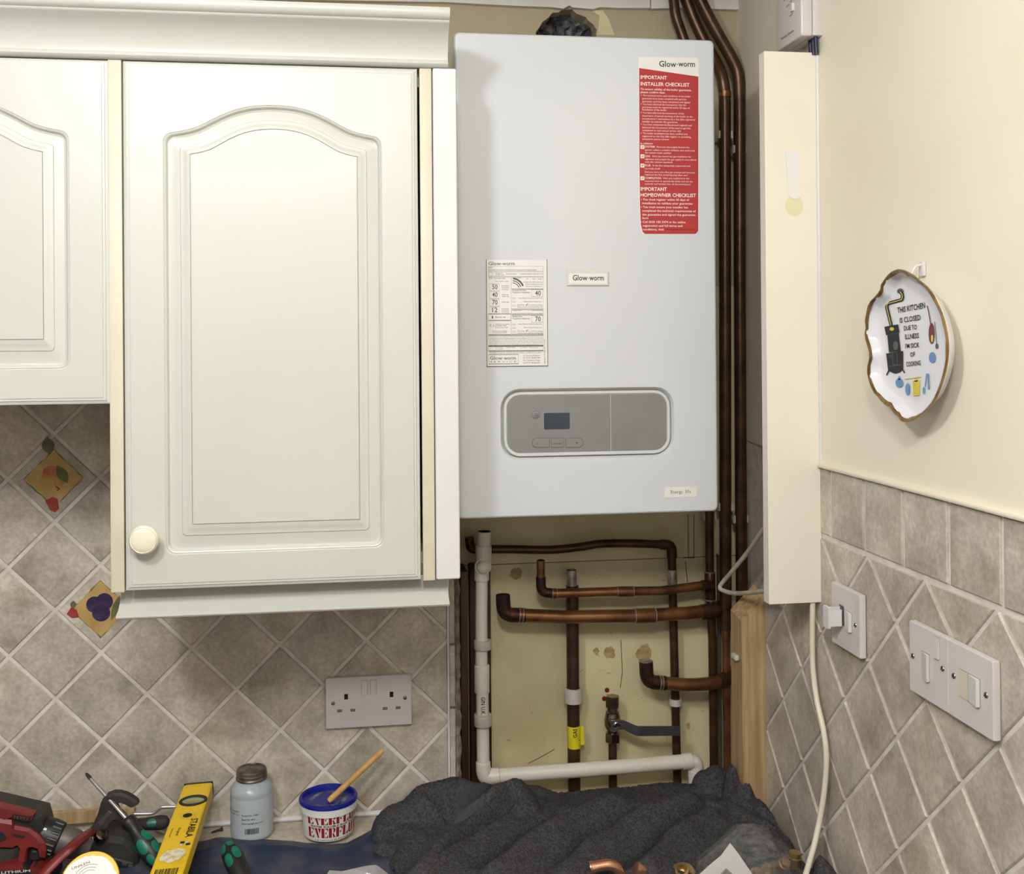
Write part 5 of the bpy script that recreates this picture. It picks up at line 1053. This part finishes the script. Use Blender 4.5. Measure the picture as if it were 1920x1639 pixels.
mb = MB(); pxpoly(mb, [(49, 1598), (56, 1590), (72, 1592), (80, 1602), (80, 1616), (60, 1621), (49, 1616)], dy0 - .010, dy1 + .008, 0, .005); part('trigger', mb, M_black, th)
ca, cb_ = Y(76, 1562, -.185), Y(112, 1574, -.185); ax = (cb_ - ca).normalized(); k = m_px(ca)
mb = MB(); mb.lathe([(24*k, -14*k), (28*k, -8*k), (28*k, 2*k)], ca, ax, 28); part('gear_case', mb, M_gchk, th)
mb = MB(); mb.lathe([(29*k, 0), (31*k, 2*k), (31.5*k, 14*k), (32*k, 16*k), (30*k, 36*k), (27*k, 38*k)], ca, ax, 36); col = part('torque_collar', mb, M_black, th)
u_ = ax.cross(Vector((0, 1, 0))).normalized(); v_ = ax.cross(u_)
for i in range(9):
    a = math.radians(-150 + 30 * i); d_ = u_ * math.sin(a) + v_ * -math.cos(a) if False else (Vector((0, -1, 0)) - ax * ax.dot(Vector((0, -1, 0)))).normalized() * math.cos(math.radians(-80 + 20*i)) + ax.cross(Vector((0, -1, 0))).normalized() * math.sin(math.radians(-80 + 20*i))
    p = ca + d_ * 30.5*k + ax * 18*k; mb = MB(); mb.tube([p, p + ax * 16*k], 2.6*k, 6); part('rib', mb, M_black, col)
for q in (-42, -8, 40):
    d_ = (Vector((0, -1, 0)) - ax * ax.dot(Vector((0, -1, 0)))).normalized() * math.cos(math.radians(q)) + ax.cross(Vector((0, -1, 0))).normalized() * math.sin(math.radians(q))
    p = ca + d_ * 31.4*k + ax * 7*k; e_ = ax.cross(d_); mb = MB(); mb.add([p + ax*a*k + e_*b*k + d_*.6*k for a, b in ((-3, -2), (3, -2), (3, 2), (-3, 2))], [(0, 1, 2, 3)]); part('white_mark', mb, M_white, col)
mb = MB(); mb.lathe([(26*k, 38*k), (27*k, 42*k), (26*k, 66*k), (21*k, 88*k), (16*k, 96*k), (7*k, 98*k), (6*k, 94*k)], ca, ax, 32); part('chuck', mb, M_gchk, th)
mb = MB(); pxpoly(mb, [(-70, 1624), (-5, 1626), (20, 1622), (44, 1624), (52, 1632), (60, 1628), (80, 1634), (88, 1650), (88, 1680), (-70, 1680)], dy0 + .01, dy1 - .012, 0, .004); bat = part('battery', mb, M_black, th)
for q in ([(-70, 1619), (-4, 1625), (14, 1620), (40, 1622), (46, 1632), (-4, 1634), (-70, 1632)], [(55, 1628), (78, 1632), (84, 1640), (58, 1639)]): mb = MB(); pxpoly(mb, q, dy1 + .02, dy1 - .0125, 0, .001); part('battery_hump', mb, M_tred, bat)
mb = MB(); p = Y(2, 1639, dy1 - .0135); kk = m_px(p); text(mb, 'LITHIUM', FXZ(p), 0, 0, 4.6*kk, 52*kk, 0, 0, .02); part('lettering', mb, M_white, bat)
# red-handled grips
gy = -.125
th = thing('pipe_grips', 'black-jawed pipe grips with a long red handle', 'grips', Y(150, 1600, gy))
G = lambda x, y: (x / 4, 1400 + y / 4)
jaw = [G(*q) for q in ((640,668),(690,598),(735,500),(752,430),(768,398),(800,368),(850,350),(900,352),(950,366),(995,392),(1028,418),(1034,440),(1008,455),(975,440),(945,424),(905,412),(878,424),(872,450),(890,490),(925,520),(945,550),(900,560),(850,560),(815,590),(775,650),(735,668),(690,680))]
mb = MB(); pxpoly(mb, jaw, gy, gy - .014, 0, .003); part('jaw', mb, M_rubber, th)
mb = MB(); pxpoly(mb, [G(*q) for q in ((735,570),(815,480),(838,498),(762,600),(745,598))], gy, gy - .0152, 0, .0006); part('slot_plate', mb, M_gchk, th)
mb = MB(); P = PP((172, 1560, gy - .010), (155, 1571, -.190), (135, 1588, -.228), (110, 1611, -.240), (88, 1633, -.250), (70, 1655, -.262)); mb.tube(smooth_path(P, 5), rad(11, P[0]), 12, squash=(.7, 1)); part('handle', mb, M_tred, th)
mb = MB(); P = PP((196, 1556, gy - .004), (188, 1580, gy - .004), (170, 1606, gy - .01)); mb.tube(P, [.006, .008, .005], 10); part('lower_handle', mb, M_rubber, th)
mb = MB(); p = Y(184, 1571, gy - .018); mb.lathe([(.006, 0), (.0085, .001), (.0085, .012), (.006, .013)], p, (.55, -.5, .66), 16); part('brass_coupler', mb, M_nick, th)
# screwdrivers
def driver(root, a, b, profile, patches, m=M_black):
    d = (b - a).normalized(); Ln = (b - a).length
    mb = MB(); mb.lathe([(r, h * Ln) for r, h in profile], a, d, 28); hnd = part('handle', mb, m, root)
    n_ = (CAM - a).normalized(); n_ = (n_ - d * n_.dot(d)).normalized(); t_ = d.cross(n_)
    def rr_(h):
        for (r0, h0), (r1, h1) in zip(profile, profile[1:]):
            if h0 <= h <= h1: return r0 + (r1 - r0) * (h - h0) / max(h1 - h0, 1e-6)
        return profile[-1][0]
    for h0, h1, a0, a1 in patches:
        mb = MB(); nh, na = 8, 6; V = []
        for i in range(nh + 1):
            t = i / nh; h = h0 + (h1 - h0) * t; sq_ = (1 - abs(2*t - 1) ** 3) ** .5 if 0 < t < 1 else .35
            for j in range(na + 1):
                an = math.radians((a0 + a1) / 2 + (a1 - a0) * (j / na - .5) * sq_); V.append(a + d * (h * Ln) + (n_ * math.cos(an) + t_ * math.sin(an)) * (rr_(h) + .0007))
        mb.add(V, [(i*(na+1)+j, i*(na+1)+j+1, (i+1)*(na+1)+j+1, (i+1)*(na+1)+j) for i in range(nh) for j in range(na)], 0, True); part('grip_patch', mb, M_green, hnd, 'green grip patch')
    return hnd
th = thing('screwdriver', 'long cross-head screwdriver pointing up to the left, black handle with green patches', 'screwdriver', Y(290, 1600, -.19))
tip, sh_ = Y(161, 1450, -.105), Y(236, 1534, -.157); he = sh_ + (sh_ - tip).normalized() * .125
he = Y(300, 1622, -.188)
mb = MB(); mb.tube([tip.lerp(sh_, .13), sh_, sh_.lerp(he, .2)], .0031, 12); part('shaft', mb, M_steel, th)
mb = MB(); mb.tube([tip, tip.lerp(sh_, .03), tip.lerp(sh_, .10), tip.lerp(sh_, .135)], [.0010, .0026, .0030, .0031], 8); part('tip', mb, M_rubber, th, 'blackened screwdriver tip')
driver(th, sh_, he, [(.004, 0), (.0095, .02), (.0118, .06), (.0118, .12), (.0092, .20), (.0090, .27), (.0115, .40), (.0150, .52), (.0158, .66), (.0148, .80), (.0132, .92), (.009, 1)], [(.36, .58, -75, -15), (.46, .72, -5, 48), (.62, .86, -70, -20), (.76, .96, 0, 45), (.40, .62, 58, 95)])
th = thing('screwdriver', 'stubby-looking screwdriver handle with green patches, alone on the blue sheet', 'screwdriver', Y(440, 1650, -.20))
a_, b_ = Y(462, 1664, -.235), Y(426, 1583, -.165)
driver(th, a_, b_, [(.010, 0), (.0130, .2), (.0150, .4), (.0158, .62), (.0148, .8), (.0118, .93), (.006, .99), (.001, 1)], [(.42, .68, -50, -4), (.50, .76, 6, 52), (.74, .95, -62, -14), (.80, .97, -4, 40)])
th = thing('screwdriver', 'screwdriver handle lying flat against the tiles behind the other tools', 'screwdriver', Y(290, 1545, -.05))
a_, b_ = Y(232, 1549, -.062), Y(318, 1541, -.05)
driver(th, a_, b_, [(.007, 0), (.0095, .1), (.0095, .45), (.0105, .62), (.0115, .8), (.0100, .93), (.004, 1)], [(.50, .70, -40, 30)], M_rubber)
# flat wooden lath, bent rod, dark case, white tub, loose screws
mb = MB(); P = [Y(px, py, -.016) for px, py in ((72, 1527), (252, 1515.5), (252, 1536), (72, 1550))]; o_ = P[0]; mb.cprism([(p.x - o_.x, p.z - o_.z) for p in P], FXZ((o_.x, 0, o_.z)), .006, .016, .0008); part('wooden_lath', mb, M_pine, label='orange-brown wooden lath leaning on the tiles behind the drill', cat='lath')
mb = MB(); P = PP((252, 1526.5, -.03), (282, 1526, -.03), (292, 1523, -.03), (301, 1515, -.03), (310, 1513.5, -.03), (329, 1513, -.03)); mb.tube(smooth_path(P, 6), .0030, 12); part('cranked_rod', mb, M_brass if False else M_steel, label='shiny cranked metal rod sticking out left of the yellow spirit level', cat='rod')
cy = -.14
th = thing('tool_case', 'dusty black plastic case among the tools, below the grips', 'case', Y(225, 1640, cy))
mb = MB(); pxpoly(mb, [(160, 1604), (176, 1586), (192, 1570), (212, 1572), (232, 1576), (246, 1586), (254, 1600), (258, 1622), (260, 1680), (150, 1680)], cy + .06, cy, 0, .008); part('shell', mb, M_rubber, th)
mb = MB(); pxpoly(mb, [(200, 1606), (250, 1619), (250, 1680), (196, 1680)], cy + .01, cy - .003, 0, .002); fc = part('front_ridge', mb, M_black, th)
for x_, y_ in ((229, 1617), (241, 1621)): mb = MB(); pxpoly(mb, [(x_, y_), (x_ + 9, y_ + 2), (x_ + 8, y_ + 7), (x_ - 1, y_ + 5)], cy, cy - .0036, 0, .0003); part('label_plate', mb, M_gchk, fc)
tcn = Y(168, 1654, -.262); k = m_px(tcn); axt = Vector((.05, -.78, .62)).normalized()
th = thing('putty_tub', 'round white tub with a bright yellow rim, tilted towards the room at the bottom edge', 'tub', tcn)
mb = MB(); mb.lathe([(50*k, -26*k), (53*k, -4*k), (53.5*k, 0), (52*k, 2.5*k), (46*k, 2.8*k)], tcn, axt, 48); part('rim', mb, M_pyel if False else M_lvl, th, 'bright yellow rim')
mb = MB(); rr = random.Random(12); uu = Vector((1, 0, 0)); uu = (uu - axt * uu.dot(axt)).normalized(); vv = axt.cross(uu)
mb.add([tcn + axt * 3.2*k + uu * (48 + 2.5*math.sin(3*t) - (6 if .3 < t < 1.6 else 0) + rr.uniform(-1, 1))*k*math.cos(t) + vv * (47 + 2*math.sin(3*t) + rr.uniform(-1, 1))*k*math.sin(t) for t in [2*math.pi*i/48 for i in range(48)]], [list(range(48))]); pl_ = part('paper_label', mb, M_tub, th)
mb = MB(); f_ = (tcn + axt * 3.4*k, uu, vv if vv.z > 0 else -vv, axt)
text(mb, 'UNILEN', (f_[0] - uu*34*k + f_[2]*22*k, (uu + f_[2]*.34).normalized(), (f_[2] - uu*.34).normalized(), axt), 0, 0, 4*k, 32*k, .0003, 0, .01); part('red_lettering', mb, M_elab, pl_)
mb = MB()
for j in range(3): mb.tube([f_[0] + (uu*math.cos(t) + f_[2]*math.sin(t))*(30 - 5*j)*k for t in [math.radians(70 + 80*i/10) for i in range(11)]], .0003, 4)
part('printed_line', mb, M_ink2, pl_)
def screw_loose(px, py, ang, m, label, L_=.018):
    c = Z(px, py, WT + .003); d = Vector((math.cos(ang), math.sin(ang), 0)); a = c - d * L_ / 2
    mb = MB(); mb.lathe([(.0005, 0), (.0014, .003), (.0017, .006), (.0019, L_*.75), (.0035, L_*.98), (.0038, L_), (.0005, L_ + .0004)], a, d, 12); part('screw', mb, m, label=label, cat='screw')
screw_loose(406, 1558, .55, M_rubber, 'black screw lying on the worktop right of the spirit level', .020)
screw_loose(302, 1560, 2.3, M_steel, 'thin steel pin on the worktop left of the spirit level', .024)
# ------------------------------------------------------------------ towel
def seg_d(p, a, b):
    ab = (b[0]-a[0], b[1]-a[1]); L2 = ab[0]**2 + ab[1]**2 + 1e-12; t = max(0, min(1, ((p[0]-a[0])*ab[0] + (p[1]-a[1])*ab[1]) / L2))
    return math.hypot(p[0]-a[0]-ab[0]*t, p[1]-a[1]-ab[1]*t), t
def roll(pts, r):            # (px, py of the crest, y depth) -> crest line with height
    return [(*(lambda q: (q.x, q.y, q.z))(Y(px, py, y)),) for px, py, y in pts], r
ROLLS = [roll(((752, 1512, -.085), (800, 1478, -.075), (850, 1465, -.07), (905, 1476, -.065), (950, 1486, -.07), (972, 1500, -.085)), .050),
 roll(((725, 1556, -.105), (760, 1545, -.11), (800, 1540, -.12)), .026), roll(((722, 1580, -.15), (765, 1590, -.155), (792, 1606, -.17)), .022),
 roll(((940, 1482, -.01), (1000, 1476, .01), (1060, 1492, .02), (1110, 1500, .02)), .030), roll(((1110, 1500, .015), (1160, 1504, .015), (1200, 1512, .01), (1250, 1506, .012), (1300, 1490, .0)), .022),
 roll(((1270, 1494, -.03), (1300, 1476, -.03), (1325, 1478, -.04)), .024), roll(((1325, 1448, -.05), (1345, 1438, -.05), (1362, 1442, -.055)), .030),
 roll(((1374, 1440, -.075), (1378, 1434, -.085), (1390, 1440, -.095), (1398, 1462, -.115), (1402, 1500, -.135)), .024), roll(((1405, 1468, -.10), (1428, 1474, -.115), (1437, 1490, -.14), (1440, 1520, -.165)), .030),
 roll(((1440, 1508, -.15), (1472, 1524, -.19), (1500, 1546, -.235)), .034), roll(((1380, 1512, -.15), (1420, 1536, -.19), (1475, 1546, -.22), (1500, 1560, -.25)), .020),
 roll(((1505, 1556, -.25), (1530, 1585, -.29), (1546, 1625, -.33)), .036), roll(((1562, 1600, -.40), (1590, 1600, -.41), (1618, 1632, -.44)), .034),
 roll(((1330, 1500, -.08), (1250, 1530, -.12), (1190, 1570, -.18), (1150, 1620, -.26)), .040), roll(((1180, 1520, -.03), (1080, 1540, -.10), (1000, 1580, -.18), (940, 1630, -.26)), .040),
 roll(((1000, 1520, -.06), (930, 1548, -.12), (860, 1590, -.18), (800, 1640, -.26)), .042), roll(((1330, 1530, -.14), (1290, 1580, -.22), (1260, 1620, -.30)), .045)]
def tow_h(x, y):
    best = 0
    for P, r in ROLLS:
        for i in range(len(P) - 1):
            d, t = seg_d((x, y), P[i], P[i+1])
            if d < r:
                top = P[i][2] + (P[i+1][2] - P[i][2]) * t - WT; top = max(top, .006); q = d / r
                h = top * (1 - q * q) ** .5 if top < r * 1.2 else top * (1 - q ** 3) ** .5
                if h > best: best = h
    return best
RID = [([(990, 1498), (930, 1530), (860, 1580), (790, 1650)], .024, .020), ([(1150, 1512), (1060, 1552), (985, 1600), (930, 1650)], .022, .020), ([(1290, 1510), (1200, 1545), (1110, 1600), (1060, 1650)], .020, .022), ([(1330, 1540), (1260, 1585), (1215, 1640)], .020, .018),
 ([(960, 1520), (890, 1562), (815, 1620)], -.030, .009), ([(1060, 1520), (985, 1560), (900, 1625)], -.028, .009), ([(1200, 1520), (1120, 1560), (1040, 1625)], -.028, .009), ([(1335, 1515), (1250, 1560), (1170, 1625)], -.028, .009), ([(770, 1520), (840, 1540), (905, 1520), (985, 1478)], -.030, .008), ([(1345, 1500), (1365, 1470), (1368, 1448)], -.009, .008), ([(1405, 1462), (1410, 1500), (1430, 1530)], -.009, .008), ([(1445, 1530), (1490, 1560), (1520, 1610)], -.028, .008)]
RIDW = [([(lambda q: (q.x, q.y))(Z(px, py, WT + .03)) for px, py in pts], a, w_) for pts, a, w_ in RID]
def ridges(x, y):
    t = 0
    for P, a, w_ in RIDW:
        d = min(seg_d((x, y), P[i], P[i+1])[0] for i in range(len(P) - 1))
        if d < 2.5 * w_: t += a * math.exp(-(d / w_) ** 2)
    return t
TX0, TX1, TY0, TY1 = .50, 1.176, -.47, .022
nx, ny = 330, 240; Hh = {}; mb = MB()
XL0, XL1 = Z(722, 1568, WT).x, Z(738, 1640, WT).x
def base_h(x, y):
    xl = XL0 + (XL1 - XL0) * min(1, max(0, (-.08 - y) / .14)) + .006 * math.sin(y * 70); d = min(x - xl, (.035 if x > .69 else -.01) - y, 3)
    if d <= 0: return 0
    return (.010 + .022 * min(1, max(0, .01 - y) / .12) + .007 * noise.noise((x * 11 + y * 6, y * 5, 2))) * min(1, d / .02) ** .5
for i in range(nx + 1):
    x = TX0 + (TX1 - TX0) * i / nx
    for j in range(ny + 1):
        y = TY0 + (TY1 - TY0) * j / ny
        a, b = tow_h(x, y), base_h(x, y); h = max(a, b)
        if h > .004: h = max(.004, h + ridges(x, y))
        if h > .0025:
            h += .0018 * noise.noise((x * 300, y * 300, 1)) + .0016 * noise.noise((x * 560, y * 560, 7)) + .0022 * noise.noise((x * 40, y * 40, 4))
            if x > 1.133 and y > -.122: continue
            if x > 1.15: h = h * max(.25, 1 - max(0, x - 1.15) / .05)
            Hh[(i, j)] = max(h, .0015)
idx = {}; V = []
for (i, j), h in Hh.items():
    idx[(i, j)] = len(V); x = TX0 + (TX1 - TX0) * i / nx; y = TY0 + (TY1 - TY0) * j / ny
    V.append(Vector((x + .0012 * noise.noise((x * 300, y * 300, 21)), y + .0012 * noise.noise((x * 300, y * 300, 31)), WT + .001 + h)))
Fc = [[idx[(i, j)], idx[(i+1, j)], idx[(i+1, j+1)], idx[(i, j+1)]] for (i, j) in Hh if (i+1, j) in Hh and (i+1, j+1) in Hh and (i, j+1) in Hh]
mb.add(V, Fc, 0, True)
ha, hb_ = Y(858, 1510, -.08), Y(906, 1510, -.08)
for k_, f in enumerate(Fc):
    p = V[f[0]]
    if ha.x < p.x - .25 * (p.y + .08) < hb_.x and p.y > -.128 and p.z > WT + .018: mb.m[k_] = 1
tw = part('towel', mb, [M_towel, M_hem], label='crumpled charcoal terry towel heaped on the worktop under the pipes', cat='towel', sharp=180)
# ------------------------------------------------------------------ clear bag, fittings, foil
def top_at(x, y): return WT + max(tow_h(x, y), base_h(x, y))
th = thing('plastic_bag', 'clear plastic bag of brass fittings with a white label, lying on the towel', 'bag', Y(1410, 1640, -.36))
ridge = [(1302, 1640), (1308, 1618), (1325, 1603), (1352, 1580), (1372, 1560), (1392, 1544), (1415, 1545), (1438, 1552), (1452, 1570), (1470, 1582), (1486, 1600), (1500, 1612), (1506, 1630), (1508, 1660)]
by = -.345; L = []; rr = random.Random(5)
for q, dy in ((1.0, .0), (.93, -.022), (.80, -.040), (.60, -.052), (.38, -.058), (.15, -.060)):
    row = []
    for i, (px, py) in enumerate(ridge):
        p = Y(1405 + (px - 1405) * q, 1665 + (py - 1665) * q, by)
        p = p + Vector((0, dy, 0)) + Vector((noise.noise((i*.9, q*4, 1)), .9*noise.noise((i*1.1, q*5, 4)), noise.noise((i*.9, q*4, 8)))) * (.0055 if q < 1 else .002); row.append(p)
    L.append(row)
for row in L:
    for i in range(len(row)): row[i].z = max(row[i].z, top_at(row[i].x, row[i].y) + .004)
back = [[Y(1405 + (px - 1405) * q, 1665 + (py - 1665) * q, by) + Vector((0, dy, 0)) for px, py in ridge] for q, dy in ((.5, .035), (.85, .03))]
for row in back:
    for i in range(len(row)): row[i].z = max(row[i].z, top_at(row[i].x, row[i].y) + .004)
mb = MB(); mb.loft(back[:1] + back[1:] + L, 0, False, closed=False); part('film', mb, M_bag, th, sharp=70)
q = [Y(px, py, by - .068) for px, py in ((1308, 1642), (1335, 1618), (1352, 1604), (1362, 1590), (1369, 1581), (1384, 1600), (1410, 1638), (1400, 1670), (1330, 1680))]
mb = MB(); o_ = q[0]; mb.prism([(p.x - o_.x, p.z - o_.z) for p in q], FXZ(o_), 0, .0005); lb = part('label', mb, M_white, th)
mb = MB(); p = Y(1349, 1641, by - .0687); d1 = (Y(1362, 1628, by - .0687) - p).normalized(); d2 = (Y(1362, 1652, by - .0687) - p).normalized(); n_ = Vector((0, -1, 0)); a = 0; rr = random.Random(3)
while a < .016: w_ = rr.choice((.0005, .0009)); mb.add([p + d2*a + d1*0, p + d2*(a+w_), p + d2*(a+w_) + d1*.013, p + d2*a + d1*.013], [(0, 1, 2, 3)]); a += w_ + .0006
part('barcode', mb, M_ink, lb)
for px, py, yy, m, k_, lab_ in ((1468, 1622, -.372, M_cop3, .009, 'c'), (1440, 1632, -.38, M_brass, .010, 'b'), (1490, 1612, -.36, M_brass, .011, 'b'), (1415, 1640, -.385, M_cop3, .009, 'c')):
    p = Y(px, py, yy); mb = MB(); mb.lathe([(k_*.7, -k_), (k_, -k_*.9), (k_, k_*.3), (k_*.8, k_*.4), (k_*.8, k_), (k_*.6, k_)], p, (rr.uniform(-1, 1), rr.uniform(-.6, .2), .6), 14); part('fitting', mb, m, th)
ey = -.335
mb = MB(); P = PP((1107, 1628, ey), (1125, 1624, ey), (1142, 1622, ey), (1156, 1628, ey), (1164, 1645, ey), (1166, 1670, ey)); sp = smooth_path(P, 6); mb.tube(sp, [rad(11.5, P[0])] * 3 + [rad(10.6, P[0])] * (len(sp) - 3), 18)
th = thing('copper_elbow', 'bright copper elbow fitting at the bottom edge, left of the other fittings', 'fitting', P[2]); part('elbow', mb, M_cop3, th)
mb = MB(); r = rad(12.4, P[0]); d_ = (sp[1] - sp[0]).normalized(); mb.lathe([(r*.8, .0006), (r*.97, -.0004), (r, .001), (r*.9, .0025)], sp[0] - d_*.0005, d_, 18, cap0=False, cap1=False); part('lip', mb, M_cop3, th)
a_, b_ = Y(1192, 1628, ey), Y(1232, 1645, ey); th = thing('copper_coupling', 'bright copper and brass straight coupling beside the copper elbow', 'fitting', a_.lerp(b_, .5)); k = m_px(a_); d_ = (b_ - a_).normalized()
mb = MB(); mb.lathe([(10*k, 0), (12.5*k, .5*k), (12.5*k, 20*k), (9.5*k, 24*k), (9.5*k, 50*k)], a_, d_, 22); part('socket', mb, M_cop3, th)
c = Y(1236, 1642, ey + .004); dd = Vector((.55, -.8, .25)).normalized(); uu = dd.cross(Vector((0, 0, 1))).normalized(); vv = dd.cross(uu)
mb = MB(); L = [[c + dd*h_ + (uu*math.cos(math.radians(60*i + 8)) + vv*math.sin(math.radians(60*i + 8)))*r_ for i in range(6)] for h_, r_ in ((-.006, .0085), (-.005, .0102), (.005, .0102), (.006, .0085))]; mb.loft(L, 0, False, True, True); part('hex_nut', mb, M_brass, th)
c = Y(1280, 1640, ey); th = thing('brass_fitting', 'round brass flanged fitting half under the clear plastic bag', 'fitting', c); k = m_px(c)
mb = MB(); mb.lathe([(10*k, -8*k), (24*k, -6*k), (25*k, 0), (23*k, 3*k), (14*k, 4*k), (13*k, 14*k), (9*k, 15*k), (8*k, 4*k), (.5*k, 4*k)], c, Vector((-.25, -.45, .85)), 26); part('flange', mb, M_brass, th)
fp = [(612, 1640), (618, 1632), (640, 1634), (662, 1629), (690, 1623), (705, 1622), (712, 1626), (722, 1634), (742, 1650), (742, 1680), (615, 1680)]
fy = -.262; L = []
for q, dy in ((1, 0), (.86, -.014), (.6, -.022), (.3, -.026)): L.append([Y(676 + (px - 676) * q, 1670 + (py - 1670) * q, fy) + Vector((0, dy, 0)) + Vector((noise.noise((i, q*5, 1)), noise.noise((i, q*5, 5)), noise.noise((i, q*5, 9)))) * .005 for i, (px, py) in enumerate(fp)])
bk = [[Y(676 + (px - 676) * .5, 1672 + (py - 1672) * .5, fy) + Vector((0, .03, 0)) for px, py in fp]]
mb = MB(); mb.loft(bk + L, 0, False, True, True, True); part('foil_pouch', mb, M_foil, label='crumpled silver foil pouch at the bottom edge, left of the towel', cat='pouch', sharp=20)
